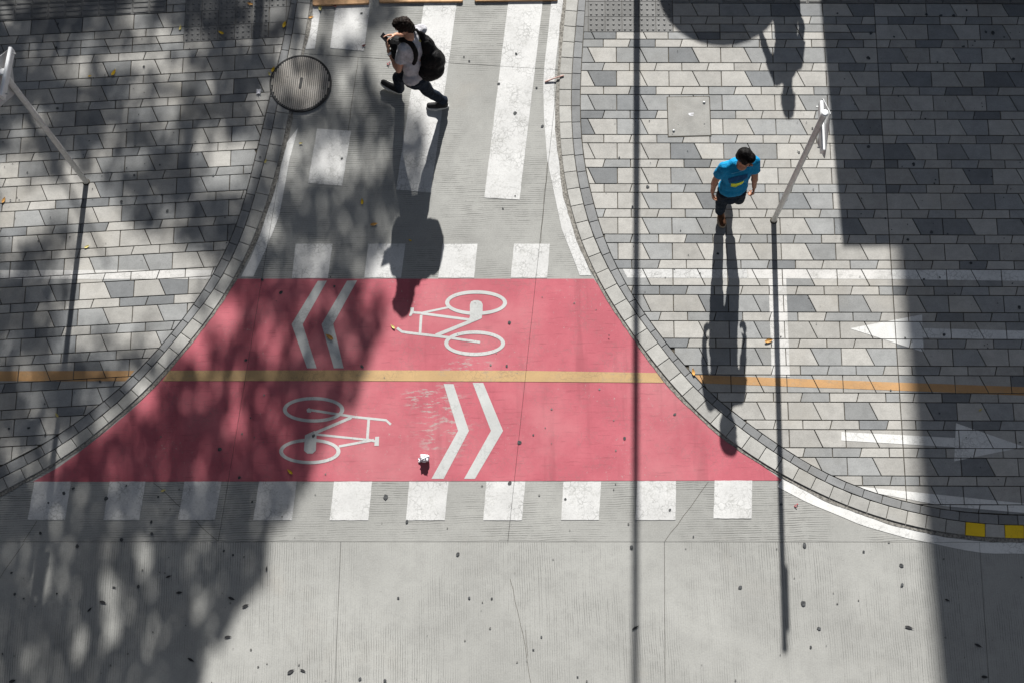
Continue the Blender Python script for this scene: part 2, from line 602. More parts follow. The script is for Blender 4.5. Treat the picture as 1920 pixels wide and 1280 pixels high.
def prism(poly, z0, z1, bev=0.0):
    """solid with a chamfered upper edge; returns verts, faces"""
    poly = ccw(tidy(poly))
    n = len(poly)
    vs = [Vector((p.x, p.y, z0)) for p in poly]
    fs = []
    if bev > 0:
        c = sum(poly, Vector((0, 0))) / n
        ins = []
        for i in range(n):
            a, b, d = poly[i - 1], poly[i], poly[(i + 1) % n]
            e1, e2 = (b - a).normalized(), (d - b).normalized()
            n1, n2 = Vector((-e1.y, e1.x)), Vector((-e2.y, e2.x))
            s = (n1 + n2)
            k = s.length_squared
            off = s * (2 * bev / k) if k > 0.3 else s.normalized() * bev
            ins.append(b + off)
        vs += [Vector((p.x, p.y, z1 - bev * 0.8)) for p in poly] + [Vector((p.x, p.y, z1)) for p in ins]
        lay = 2
    else:
        vs += [Vector((p.x, p.y, z1)) for p in poly]
        lay = 1
    for l in range(lay):
        for i in range(n):
            j = (i + 1) % n
            fs.append([l * n + i, l * n + j, (l + 1) * n + j, (l + 1) * n + i])
    fs.append([lay * n + i for i in range(n)])
    return vs, fs


def pxs(lst, z=0.0):
    return [G(x, y, z) for x, y in lst]


def smooth_line(pts, it=2):
    for _ in range(it):
        q = pts[:]
        for i in range(1, len(pts) - 1):
            q[i] = pts[i] * 0.5 + (pts[i - 1] + pts[i + 1]) * 0.25
        pts = q
    return pts


def resample(pts, step):
    L = [0.0]
    for a, b in zip(pts, pts[1:]):
        L.append(L[-1] + (b - a).length)
    n = max(2, int(round(L[-1] / step)) + 1)
    out, j = [], 0
    for i in range(n):
        s = L[-1] * i / (n - 1)
        while j < len(L) - 2 and L[j + 1] < s: j += 1
        t = (s - L[j]) / max(1e-9, L[j + 1] - L[j])
        out.append(pts[j].lerp(pts[j + 1], t))
    return out


def curve(lst, z, ext0, ext1):
    p = pxs(lst, z)
    p = smooth_line(resample(p, 0.2), 4)
    a = p[0] + (p[0] - p[3]).normalized() * ext0
    b = p[-1] + (p[-1] - p[-4]).normalized() * ext1
    return [a] + p + [b]


def poly_at(pts, s):
    for a, b in zip(pts, pts[1:]):
        l = (b - a).length
        if s <= l: return a.lerp(b, s / l)
        s -= l
    return pts[-1]


def length(pts):
    return sum((b - a).length for a, b in zip(pts, pts[1:]))


# ------------------------------------------------------------------ ground
g = mesh_obj('ground', [(-400, -400, -0.08), (400, -400, -0.08), (400, 400, -0.08), (-400, 400, -0.08)], [[0, 1, 2, 3]], M['ground'])
tag(g, kind='structure')

# kerb curves (photo points of the three edges of each kerb)
RK_OUT = [(1061.4, 0), (1059, 35), (1052, 92.5), (1048, 150), (1046.9, 211), (1051.5, 292), (1058, 339), (1071.6, 403), (1081, 430), (1093.5, 465), (1107.6, 495.5), (1120.3, 527.4), (1138.8, 556), (1159, 586), (1177.5, 613), (1196, 641.6), (1217.8, 670), (1239.6, 698.7), (1264.8, 728), (1300, 766), (1327, 793), (1347, 809.6), (1370.7, 828), (1398, 848), (1427.8, 867), (1461, 887), (1493, 904), (1527, 921), (1560.5, 938), (1595.8, 951), (1631, 965), (1666, 976), (1701.6, 984), (1738.5, 993), (1774, 999.5), (1810.7, 1005), (1844, 1007), (1881, 1008.5), (1920, 1008.5)]
RK_MID = [(1084.3, 0), (1078.5, 63), (1074.5, 100.7), (1070.3, 161.7), (1070.3, 211), (1076.7, 309), (1084, 341), (1097.5, 400), (1106, 430), (1117, 458.5), (1132, 487), (1146.6, 517.3), (1164, 546), (1180, 572.8), (1204.3, 604.7), (1217.8, 621.5), (1239.6, 651.7), (1261.4, 680), (1280, 703), (1303.5, 734), (1334, 757.5), (1362, 783), (1387.5, 803), (1417.7, 825), (1448, 845), (1471.5, 863), (1505, 881), (1537, 899), (1569, 915.5), (1604, 929), (1639, 941), (1671, 951), (1706.6, 959), (1742, 966.6), (1775.5, 974), (1810.7, 979), (1847.7, 982.7), (1881, 983.7), (1920, 983.7)]
RK_IN = [(1098.4, 0), (1093.7, 70), (1089, 131), (1087, 187), (1087, 220), (1094, 309), (1102, 339), (1117, 396), (1123.7, 428), (1133.8, 455), (1146.6, 483.7), (1160.7, 512.3), (1175.8, 539), (1192.6, 566), (1211, 594.6), (1232.9, 623), (1253, 650), (1279, 681), (1315, 722), (1347, 752.5), (1381, 778), (1414, 803), (1448, 826), (1481.6, 850), (1512, 868.5), (1542, 885), (1574, 900), (1607.5, 914), (1641, 925.6), (1673, 934), (1708, 944), (1743.6, 950.8), (1780.5, 957), (1817.5, 961), (1851, 963.5), (1884.6, 965), (1920, 965)]
LK_OUT = [(582.8, 0), (577.8, 37), (567.7, 94), (553, 158), (540.8, 210), (537.5, 240), (529, 279), (522, 304), (514, 332.5), (505.5, 363), (495.5, 396), (484.5, 431), (470, 460), (455, 492), (440, 524), (420, 556), (400, 584.5), (378, 615), (356, 641.6), (331, 668.5), (309, 695), (284, 722), (257, 749), (228, 774), (198, 798), (168, 821), (136, 849), (106, 869), (72, 886), (37, 903), (0, 922)]
LK_MID = [(557.6, 0), (551, 40), (544, 91), (530, 150), (517, 201.5), (512, 238.5), (505.5, 272), (497, 300.6), (487, 332.5), (478.7, 364.5), (470, 393), (460, 430), (448, 455), (437, 484), (421.6, 514), (401, 546), (379.6, 574.4), (356, 603), (334, 630), (311, 658), (289, 685), (267, 710.5), (242, 735.7), (215, 761), (186.4, 782.7), (158, 806), (126, 827), (95, 848), (64, 866), (32, 881), (0, 896)]
LK_IN = [(546, 0), (539, 37), (525.7, 104), (507, 174.7), (499, 215), (490, 245), (485, 272), (477, 302), (468.6, 339), (460, 369.5), (450, 406.5), (441.7, 432), (431.6, 453.5), (421.6, 476), (405, 509), (386, 539), (366, 569.4), (346, 596), (324, 623), (302, 650), (277, 677), (253.6, 702), (228.4, 727), (198, 751), (171, 771), (144.4, 791), (112, 815), (82, 835), (52, 851), (25, 863), (0, 874)]
KC = {}
for key, lst in (('ro', RK_OUT), ('rm', RK_MID), ('ri', RK_IN), ('lo', LK_OUT), ('lm', LK_MID), ('li', LK_IN)):
    KC[key] = curve(lst, PAVE_Z, 5.0, 5.0)

# ------------------------------------------------------------------ road slabs
road = mesh_obj('road', [(-16, -7, -0.02), (16, -7, -0.02), (16, 18, -0.02), (-16, 18, -0.02)], [[0, 1, 2, 3]], M['grit'])
tag(road, kind='structure')


def split(polys, a, b, only=None):
    out = []
    d = b - a
    n = Vector((-d.y, d.x))
    for p in polys:
        if only is not None and not only(sum(p, Vector((0, 0))) / len(p)):
            out.append(p); continue
        for s in (1, -1):
            q = half(p, a, n * s)
            if len(q) >= 3 and abs(area(q)) > 1e-3: out.append(tidy(q))
    return out


base = [Vector((-15.5, -6.5)), Vector((15.5, -6.5)), Vector((15.5, 17.5)), Vector((-15.5, 17.5))]
J1 = (G(0, 1015), G(1500, 1015.5))
up_lo = split([base], *J1)
dJ = J1[1] - J1[0]
nJ = Vector((-dJ.y, dJ.x))
lower = [p for p in up_lo if (sum(p, Vector((0, 0))) / len(p) - J1[0]).dot(nJ) < 0]
upper = [p for p in up_lo if (sum(p, Vector((0, 0))) / len(p) - J1[0]).dot(nJ) >= 0]
for a, b in (((639, 1016), (628, 1280)), ((1245.7, 1018), (1247, 1280)), ((1837.6, 1036), (1854.4, 1280))):
    lower = split(lower, G(*a), G(*b))
for a, b in (((409, 1015), (495, 500)), ((952, 1016), (1009.5, 480))):
    upper = split(upper, G(*a), G(*b))
J8 = (G(672, 108), G(1020, 130))
x5, x6 = G(460, 600).x, G(985, 600).x
upper = split(upper, *J8, only=lambda c: x5 < c.x < x6 + 1)
SLABS = []
for lst, m in ((lower, 'concrete_along'), (upper, 'concrete_across')):
    for p in lst:
        q = inset(p, 0.0018)
        SLABS.append(q)
        v, f = prism(q, -0.03, 0.0, 0.003)
        mesh_obj('concrete_slab', v, f, M[m], road)


def ribbon(pts, w):
    """flat strip along pts (2-D) of width w (or list) -> quads"""
    L, R = [], []
    for i, p in enumerate(pts):
        d = (pts[min(i + 1, len(pts) - 1)] - pts[max(i - 1, 0)]).normalized()
        n = Vector((-d.y, d.x))
        ww = w[i] if hasattr(w, '__len__') else w
        L.append(p + n * ww / 2); R.append(p - n * ww / 2)
    return [[L[i], R[i], R[i + 1], L[i + 1]] for i in range(len(pts) - 1)]


def sheet(name, polys, z, mat, parent, zf=None):
    vs, fs = [], []
    for p in polys:
        p = ccw(tidy(p))
        if len(p) < 3: continue
        k = len(vs)
        vs += [Vector((q.x, q.y, z)) for q in p]
        fs.append(list(range(k, k + len(p))))
    return mesh_obj(name, vs, fs, mat, parent)


def on_slabs(polys):
    """paint breaks at the slab joints: clip every polygon by every slab"""
    out = []
    for p in polys:
        for s in SLABS:
            q = clip(p, s)
            if len(q) >= 3 and abs(area(q)) > 1e-6: out.append(q)
    return out


# grime gathered in the gutter along both kerbs
for key in ('lo', 'ro'):
    p = resample(KC[key], 0.06)
    sg = 1 if key == 'lo' else -1
    A, B = [], []
    for i, q in enumerate(p):
        d = (p[min(i + 1, len(p) - 1)] - p[max(i - 1, 0)]).normalized()
        nrm = Vector((-d.y, d.x)) * sg
        A.append(q - nrm * .01)
        B.append(q + nrm * (.018 + .030 * max(0, .5 + noise.noise(Vector((i * .11, 3.3, 0)))) + random.uniform(0, .010)))
    sheet('gutter_grime', [[A[i], A[i + 1], B[i + 1], B[i]] for i in range(len(p) - 1)], 0.0062, M['grime'], road)

# dirt-filled cracks and saw cuts
cr = []
for pl in ([(672, 108), (664, 165), (653.4, 243.5), (648, 290)], [(289, 904), (340, 951), (408, 1014)], [(69, 976), (43.7, 1014)], [(44, 1017), (0, 1082), (-40, 1140)],
           [(1329, 902), (1282, 967), (1246, 1014)], [(957, 1085), (972, 1150), (985, 1210), (995, 1280)], [(985, 1180), (990, 1230)],
           [(1026, 304), (1018, 400), (1012, 470)]):
    p = resample(smooth_line(pxs(pl), 0), 0.12)
    p = [q + Vector((random.uniform(-1, 1), random.uniform(-1, 1))) * 0.006 for q in p]
    cr += ribbon(p, 0.0042)
o = sheet('pavement_crack', cr, 0.0012, M['grit'], road)
tag(o, kind='stuff')

# red cycle crossing
red_l = [(446, 523), (424, 556), (404, 586), (381, 617), (359, 645), (336, 673), (314, 700), (289, 727), (262, 754), (234, 779), (205, 803), (176, 826), (142, 852), (110, 875), (62, 902.5)]
red_r = [(1467, 900), (1441, 881), (1409, 859), (1372, 832), (1337, 804), (1280, 755), (1241, 701), (1211, 664), (1184, 632), (1154, 587), (1129, 545), (1113, 523)]
RL, RR = pxs(red_l), pxs(red_r)[::-1]
n_ = 40
RL, RR = resample(RL, length(RL) / n_), resample(RR, length(RR) / n_)
bands = [[RL[i], RL[i + 1], RR[i + 1], RR[i]] for i in range(n_)]
o = sheet('red_cycle_crossing', on_slabs(bands), 0.0025, M['red_paint'], road)
o['label'] = 'red painted cycle crossing between the two kerbs'

# white zebra blocks
ZEB = [[(64.5, 902), (133.4, 902), (122, 974), (52, 973.6)], [(205.6, 902), (272.8, 902), (261.3, 974), (194, 974)], [(346, 902), (415.5, 902), (403, 974), (334, 974)],
       [(486, 902), (556.3, 902), (547.5, 974.5), (474.6, 974.5)], [(626.5, 902), (697.8, 902), (690.4, 974.5), (618, 974.5)], [(767.6, 902), (841, 902), (834, 974.5), (761, 974.5)],
       [(912, 902), (985, 902), (978.6, 974.5), (906, 974.5)], [(1056.5, 902), (1127, 902), (1122.7, 974), (1051.8, 974)], [(1195, 901), (1267.5, 901), (1266.5, 974), (1191, 974)],
       [(1339.8, 900), (1410.3, 900), (1409, 971), (1337.8, 971)],
       [(554.3, 457.5), (623.8, 457.5), (614.7, 522), (547.5, 522)], [(690.4, 457.5), (760.3, 457.5), (752, 521.4), (683, 521.4)], [(829.8, 457.5), (895.3, 457.5), (889, 521.4), (821.4, 521.4)],
       [(964, 457.5), (1031, 457.5), (1026, 521.4), (957.4, 521.4)],
       [(630, 8), (695, 7), (682, 96), (619, 91)], [(594.6, 242), (658.5, 246), (641.7, 349), (577.5, 344)], [(796, 3), (857, 3), (808, 362), (742.5, 356)], [(953, 3), (1018, 2), (974, 375), (908, 371)],
       [(584, 8), (603, 9), (590, 92), (573, 93)]]
for q in ZEB:
    pts = pxs(q)
    # slightly ragged edges
    edge = []
    for i in range(4):
        a, b = pts[i], pts[(i + 1) % 4]
        k = max(2, int((b - a).length / 0.05))
        for j in range(k):
            t = j / k
            e = (b - a).normalized()
            edge.append(a.lerp(b, t) + Vector((-e.y, e.x)) * (random.uniform(-1, 1) * 0.0022 if j else 0))
    sheet('zebra_stripe', on_slabs([edge]), 0.004, M['white_paint'], road)


def band(name, A, B, z, mat, parent, zz=0.0):
    a, b = pxs(A, zz), pxs(B, zz)
    k = 36
    a, b = resample(a, length(a) / k), resample(b, length(b) / k)
    n = min(len(a), len(b)) - 1
    polys = [[a[i], a[i + 1], b[i + 1], b[i]] for i in range(n)]
    return sheet(name, on_slabs(polys), z, mat, parent)


band('edge_line', [(1034, 0), (1028, 60), (1021, 120), (1018.5, 160), (1020, 222), (1026, 300), (1039.7, 366), (1053, 430), (1073, 480), (1087, 517)],
     [(1056, 0), (1049, 60), (1042, 117), (1038.7, 164), (1041, 234), (1048, 290), (1060, 355), (1077, 425), (1092, 475), (1108.6, 517)], 0.0033, M['white_paint'], road)
band('edge_line', [(1458, 912), (1515, 942), (1569, 964), (1616, 984), (1700, 1008), (1750, 1018), (1804, 1030), (1851, 1036.8), (1920, 1037), (2100, 1030)],
     [(1466, 897), (1527, 927), (1560.5, 943), (1631, 970), (1701.6, 991), (1774, 1007), (1844, 1014.6), (1881, 1015), (1920, 1015), (2100, 1008)], 0.0033, M['white_worn'], road)
band('edge_line', [(537, 269), (529, 290), (521, 319), (511, 362), (500.5, 400), (488, 440), (470, 485), (452, 519)],
     [(559, 240), (551, 270), (542.5, 302), (533, 355), (524, 403), (512, 435), (494, 478), (475, 519)], 0.0033, M['white_worn'], road)
band('centre_line', [(318, 694.4), (640, 693.7), (976, 694.4), (1231, 698.7)], [(305, 714), (640, 713.7), (976, 715), (1245, 717)], 0.0055, M['orange_paint'], road)


def strokes(name, org, s, lines, polys, ells, mat, z):
    P = lambda x, y: G(org[0] + x / s, org[1] + y / s)
    out = []
    for pts, w in lines:
        p = [P(*q) for q in pts]
        ww = w / s * 0.00605
        out.append((ribbon(p, ww)))
    vs, fs = [], []
    zz = z
    for q in out:
        for r in q:
            k = len(vs); vs += [Vector((v.x, v.y, zz)) for v in r]; fs.append([k, k + 1, k + 2, k + 3])
        zz += 0.00013
    for pl in polys:
        k = len(vs); r = ccw([P(*q) for q in pl]); vs += [Vector((v.x, v.y, zz)) for v in r]; fs.append(list(range(k, k + len(r))))
        zz += 0.00013
    for (cx, cy, rx, ry, wx, wy) in ells:
        k = len(vs)
        n = 56
        for i in range(n):
            t = 2 * pi * i / n
            for kk in (0, 1):
                g_ = G(cx + (rx - wx * kk) * cos(t), cy + (ry - wy * kk) * sin(t))
                vs.append(Vector((g_.x, g_.y, zz)))
        for i in range(n):
            j = (i + 1) % n
            fs.append([k + 2 * i, k + 2 * i + 1, k + 2 * j + 1, k + 2 * j])
        zz += 0.00013
    me_o = mesh_obj(name, vs, fs, mat, road)
    bm = bmesh.new(); bm.from_mesh(me_o.data)
    bmesh.ops.recalc_face_normals(bm, faces=bm.faces)
    for f in bm.faces:
        if f.normal.z < 0: f.normal_flip()
    bm.to_mesh(me_o.data); bm.free()
    return me_o


o = strokes('bicycle_symbol', (720, 520), 6.738,
            [([(370, 445), (500, 455)], 30), ([(480, 452), (830, 378)], 28), ([(470, 457), (1085, 537)], 34), ([(470, 478), (455, 712)], 34),
             ([(165, 642), (228, 688), (300, 700), (830, 762)], 34), ([(655, 735), (1100, 555)], 46), ([(855, 768), (1215, 820)], 32)],
            [[(330, 385), (378, 385), (375, 440), (345, 490), (315, 490), (335, 430)],
             [(1085, 350), (1100, 310), (1140, 292), (1190, 292), (1230, 310), (1247, 345), (1245, 440), (1235, 520), (1180, 545), (1090, 580), (1060, 560), (1085, 500)]],
            [(892.7, 568, 58, 23.2, 7.5, 6.5), (890, 643.5, 57, 23.6, 7.5, 6.5)], M['white_symbol'], 0.0042)
o = strokes('bicycle_symbol', (500, 710), 4.174,
            [([(325, 240), (560, 276), (700, 298), (935, 322), (972, 356)], 19), ([(665, 300), (372, 425)], 23), ([(375, 432), (790, 475)], 17), ([(800, 305), (788, 470)], 21),
             ([(565, 527), (840, 476)], 19), ([(785, 470), (858, 490)], 17)],
            [[(312, 240), (332, 225), (345, 240), (348, 262), (318, 262)], [(300, 440), (375, 405), (392, 425), (385, 560), (360, 583), (320, 583), (292, 560)],
             [(850, 452), (880, 450), (878, 522), (843, 522)]],
            [(588, 767.5, 57.6, 24, 7.5, 6), (581, 845.5, 57.5, 24, 7.5, 6)], M['white_symbol'], 0.0042)
for org, s, q in (((500, 500), 6.096, [(585, 165), (690, 163), (412, 660), (572, 1158), (462, 1158), (285, 660)]),
                  ((500, 500), 6.096, [(920, 163), (1035, 160), (762, 655), (880, 1158), (768, 1158), (628, 660)]),
                  ((500, 710), 4.174, [(1385, 38), (1462, 40), (1583, 405), (1385, 780), (1290, 780), (1498, 405)]),
                  ((500, 710), 4.174, [(1612, 30), (1695, 30), (1850, 405), (1630, 780), (1545, 780), (1755, 405)])):
    p = [G(org[0] + x / s, org[1] + y / s) for x, y in q]
    sheet('chevron_mark', [[p[0], p[1], p[2], p[5]], [p[5], p[2], p[3], p[4]]], 0.0042, M['white_symbol'], road)

# ------------------------------------------------------------------ kerbs
def kerb(name, out, mid, inn, step, off, offd, yellow=()):
    base_v, base_f = [], []
    lo, lm, li = length(out), length(mid), length(inn)
    k = 160
    for i in range(k + 1):
        a, b = poly_at(out, lo * i / k), poly_at(inn, li * i / k)
        base_v += [Vector((a.x, a.y, -0.03)), Vector((a.x, a.y, PAVE_Z - .014)), Vector((b.x, b.y, PAVE_Z - .014))]
    for i in range(k):
        q = 3 * i
        base_f += [[q, q + 3, q + 4, q + 1], [q + 1, q + 4, q + 5, q + 2]]
    root = mesh_obj(name, base_v, base_f, M['grit'])
    tag(root, kind='structure')
    stones = []

    def near(line, p):
        best, s, acc = (1e9, 0), 0, 0
        for a, b in zip(line, line[1:]):
            d = b - a
            t = max(0, min(1, (p - a).dot(d) / d.length_squared))
            q = a + d * t
            if (q - p).length < best[0]: best = ((q - p).length, acc + d.length * t)
            acc += d.length
        return best[1]
    for (L1, L2, nm, mat, o_) in ((mid, out, 'kerb_stone', 'kerb_stone', off), (inn, mid, 'edging_stone', 'edging', offd)):
        n = int((length(L1)) / step)
        far_v, far_f = [], []
        for i in range(n):
            s0, s1 = o_ + i * step, o_ + (i + 1) * step
            A = [poly_at(L1, s0 + (s1 - s0) * t) for t in (0, .5, 1)]
            B = []
            for p in A:
                B.append(poly_at(L2, near(L2, p)))
            poly = inset(A + B[::-1], 0.0035)
            if len(poly) < 3: continue
            c = sum(poly, Vector((0, 0))) / len(poly)
            x, y = PX(c.x, c.y, PAVE_Z)
            zt = PAVE_Z + random.uniform(-0.0015, 0.0015)
            v, f = prism(poly, -0.02, zt, 0.004)
            inside = -20 < x < 1940 and -20 < y < 1300
            if not inside:
                kk = len(far_v); far_v += v; far_f += [[a_ + kk for a_ in ff] for ff in f]
                continue
            m = M[mat]
            lab = None
            if nm == 'kerb_stone':
                for yx in yellow:
                    if abs(x - yx) < 17 and y > 900:
                        m = M['yellow_paint']; lab = 'kerb stone painted bright yellow'
            oo = mesh_obj(nm, v, f, m, root)
            if lab: oo['label'] = lab
        if far_v:
            tag(mesh_obj(nm + '_row', far_v, far_f, M[mat], root), kind='stuff')
    return root


def s_at(line, px, py):
    p = G(px, py, PAVE_Z)
    best, acc = (1e9, 0), 0
    for a, b in zip(line, line[1:]):
        d = b - a
        t = max(0, min(1, (p - a).dot(d) / d.length_squared))
        if ((a + d * t) - p).length < best[0]: best = ((a + d * t - p).length, acc + d.length * t)
        acc += d.length
    return best[1]


ST = 0.2115
kerb('kerb', KC['lo'], KC['lm'], KC['li'], ST, s_at(KC['lm'], 497, 300.6) % ST, s_at(KC['li'], 477, 302) % ST)
kerb('kerb', KC['ro'], KC['rm'], KC['ri'], ST, s_at(KC['rm'], 1810.7, 979) % ST, s_at(KC['ri'], 1343, 749) % ST, yellow=(1829, 1899))


# ------------------------------------------------------------------ pavements
def pavement_base(name, poly):
    v = [Vector((p.x, p.y, PAVE_Z - 0.013)) for p in ccw(poly)]
    o = mesh_obj(name, v, [list(range(len(v)))], M['grit'])
    return tag(o, kind='structure')


def clip_curve(poly, crv, sgn):
    for a, b in zip(crv, crv[1:]):
        d = b - a
        n = Vector((-d.y, d.x)) * sgn
        poly = half(poly, a, n)
        if len(poly) < 3: return []
    return tidy(poly)


PAVED = []      # (inset polygon, top height) of every paver, for painting on


def lay_pavers(root, O, U, V, mod, per, big, rows, cols, region, holes=(), shift=None, rng=None):
    """running rows of cut granite: a deep row of half-trapezoids, then a shallow row, joints leaning"""
    far_v, far_f, far_m = [], [], []
    W = lambda a, b: O + U * a + V * b
    for i in range(*rows):
        ph = 0.0
        if shift and i >= shift[0]: ph = shift[1]
        for kind in ('big', 'nar'):
            if kind == 'big':
                t, b_ = -i * per, -i * per - big
                joints = []
                for c in range(*cols):
                    joints.append((c * mod + ph, c * mod + ph))
                    joints.append(((c + .445) * mod + ph, (c + .59) * mod + ph))
            else:
                t, b_ = -i * per - big, -(i + 1) * per
                q = 0.25 if i % 2 == 0 else 0.75
                joints = []
                for c in range(*cols):
                    joints.append(((c + q) * mod + ph, (c + q) * mod + ph))
                    joints.append(((c + q + .525) * mod + ph, (c + q + .475) * mod + ph))
            for (a0, b0), (a1, b1) in zip(joints, joints[1:]):
                poly = ccw([W(a0, t), W(a1, t), W(b1, b_), W(b0, b_)])
                poly = region(poly)
                if len(poly) < 3: continue
                pieces = [poly]
                for h in holes:
                    pieces = [x for p in pieces for x in subtract(p, h)]
                for p in pieces:
                    q2 = inset(p, 0.0042 + rng.uniform(0, 0.0012))
                    if len(q2) < 3 or abs(area(q2)) < 0.0012: continue
                    c = sum(q2, Vector((0, 0))) / len(q2)
                    x, y = PX(c.x, c.y, PAVE_Z)
                    r = rng.random()
                    m = 'paver_light' if r < 0.58 else ('paver_mid' if r < 0.905 else 'paver_dark')
                    zt = PAVE_Z + rng.uniform(-0.0018, 0.0018)
                    v, f = prism(q2, 0.0, zt, 0.003)
                    if -25 < x < 1945 and -25 < y < 1300:
                        mesh_obj('paver', v, f, M[m], root)
                        PAVED.append((q2, zt, root))
                    elif -500 < x < 2400 and -400 < y < 1600:
                        k = len(far_v); far_v += v; far_f += [[a + k for a in ff] for ff in f]
                        far_m += [('paver_light', 'paver_mid', 'paver_dark').index(m)] * len(f)
    if far_v:
        o = mesh_obj('paver_rows', far_v, far_f, None, root, mats=[M['paver_light'], M['paver_mid'], M['paver_dark']], fmat=far_m)
        tag(o, kind='stuff')


def uv(deg_u, tilt):
    return Vector((cos(radians(deg_u)), sin(radians(deg_u)))), Vector((tilt, 1)).normalized()


# left pavement
pl = KC['li'] + [Vector((-15, KC['li'][-1].y)), Vector((-15, 14)), Vector((KC['li'][0].x, 14))]
pav_l = pavement_base('pavement', pl)
UL, VL = uv(2.0, 0.004)
OL = G(338.7, 197.6, PAVE_Z)
TS = 0.2065
blO = G(1140 / 3.31, 264 / 3.31, PAVE_Z)            # lower left corner of the studded tiles
blL = [blO, blO + UL * 3, blO + UL * 3 + VL * 6, blO + VL * 6]
gdO = G(1660 / 5.334, 128 / 5.334, PAVE_Z)          # lower right corner of the ribbed tiles
gdL = [gdO - UL * 10, gdO, gdO + VL * 6, gdO - UL * 10 + VL * 6]
regL = lambda p: clip_curve(p, KC['li'], -1)
lay_pavers(pav_l, OL, UL, VL, 0.6285, 0.3135, 0.204, (-12, 30), (-16, 8), regL, holes=[blL, gdL], shift=(7, 0.20), rng=random.Random(3))

# right pavement: two fields divided by one straight joint
UR, VR = uv(-1.5, 0.034)
OR = G(1666.3, 426.6, PAVE_Z)
gr = G(1090, 89, PAVE_Z)
# drop the anchor on the long joint to the level of a deep row's top edge
t_ = (gr - OR)
det = UR.x * VR.y - UR.y * VR.x
bb = (UR.x * t_.y - UR.y * t_.x) / det
OR = OR + VR * bb
pr = KC['ri'][::-1] + [Vector((KC['ri'][0].x, 14)), Vector((15, 14)), Vector((15, KC['ri'][-1].y))]
nR = Vector((UR.x, UR.y))
perp = Vector((VR.y, -VR.x))
pav_r = pavement_base('pavement', tidy(half(pr, OR, -perp)))
pav_f = pavement_base('pavement', tidy(half(pr, OR, perp)))
brO = G(1262, 60.5, PAVE_Z)                          # lower right corner of the studded tiles
blR = [brO - UR * 3, brO, brO + VR * 6, brO - UR * 3 + VR * 6]
grO = G(1480, 8, PAVE_Z)
gdR = [grO - UR * 4 + Vector((0, 0)), grO + UR * 8, grO + UR * 8 + VR * 6, grO - UR * 4 + VR * 6]
gdR[0] = brO + UR * 0.001 + VR * ((grO - brO).dot(VR))
gdR[3] = gdR[0] + VR * 6
regR = lambda p: clip_curve(half(p, OR, -perp), KC['ri'], 1) if len(half(p, OR, -perp)) > 2 else []
regF = lambda p: clip_curve(half(p, OR, perp), KC['ri'], 1) if len(half(p, OR, perp)) > 2 else []
lay_pavers(pav_r, OR, UR, VR, 0.6315, 0.3155, 0.207, (-10, 24), (-8, 2), regR, holes=[blR, gdR], rng=random.Random(5))
lay_pavers(pav_f, OR, UR, VR, 0.6315, 0.3155, 0.207, (-10, 24), (-1, 16), regF, holes=[gdR], rng=random.Random(9))


def on_pavers(polys, lift, roots):
    vs, fs = [], []
    for p in polys:
        for q, zt, rt in PAVED:
            if rt not in roots: continue
            r = clip(q, p)
            if len(r) >= 3 and abs(area(r)) > 1e-5:
                r = ccw(r); k = len(vs)
                vs += [Vector((a.x, a.y, zt + lift)) for a in r]
                fs.append(list(range(k, k + len(r))))
    return vs, fs


def pave_mark(name, polys, mat, parent, lift=0.0015, also=()):
    v, f = on_pavers([pxs(p, PAVE_Z) for p in polys], lift, (parent, *also))
    return mesh_obj(name, v, f, mat, parent)


pave_mark('white_line', [[(-30, 507), (403, 506.6), (398, 523.4), (-30, 523.6)]], M['white_faint'], pav_l)
pave_mark('ochre_line', [[(-30, 695.4), (252, 694.4), (236, 714), (-30, 714)]], M['orange_worn'], pav_l)
pave_mark('white_line', [[(1167, 503.5), (1400, 504.5), (1402, 521.8), (1176, 521)]], M['white_paint'], pav_r)
pave_mark('white_line', [[(1401, 504.5), (1690, 505.5), (1690, 524), (1403, 522)]], M['white_faint'], pav_r)
pave_mark('white_line', [[(1660, 505.4), (1950, 507.5), (1950, 527.5), (1660, 523.5)]], M['white_worn'], pav_f)
pave_mark('white_line', [[(1441, 523), (1474, 523), (1481, 706), (1447, 704.5)]], M['white_faint'], pav_r, 0.0026)
pave_mark('ochre_line', [[(1302, 702), (1698, 717), (1698, 732), (1316, 718)]], M['orange_worn'], pav_r, 0.0018)
pave_mark('ochre_line', [[(1680, 716.3), (1950, 726), (1950, 742), (1680, 731.4)]], M['orange_worn'], pav_f, 0.0018)
pave_mark('arrow_mark', [[(1593, 616), (1728.7, 590), (1732, 660)], [(1730.5, 615.5), (1950, 621), (1950, 638.5), (1731, 632.8)]], M['white_worn'], pav_f, 0.0021, (pav_r,))
pave_mark('arrow_mark', [[(1577.5, 809), (1790.5, 820), (1790, 837.5), (1577.5, 825)], [(1792.5, 792.5), (1921, 837), (1789, 864)]], M['white_worn'], pav_f, 0.0021, (pav_r,))
pave_mark('white_line', [[(1610, 911), (1950, 946), (1950, 963), (1772, 948), (1634, 922)]], M['white_worn'], pav_f, 0.0024, (pav_r,))


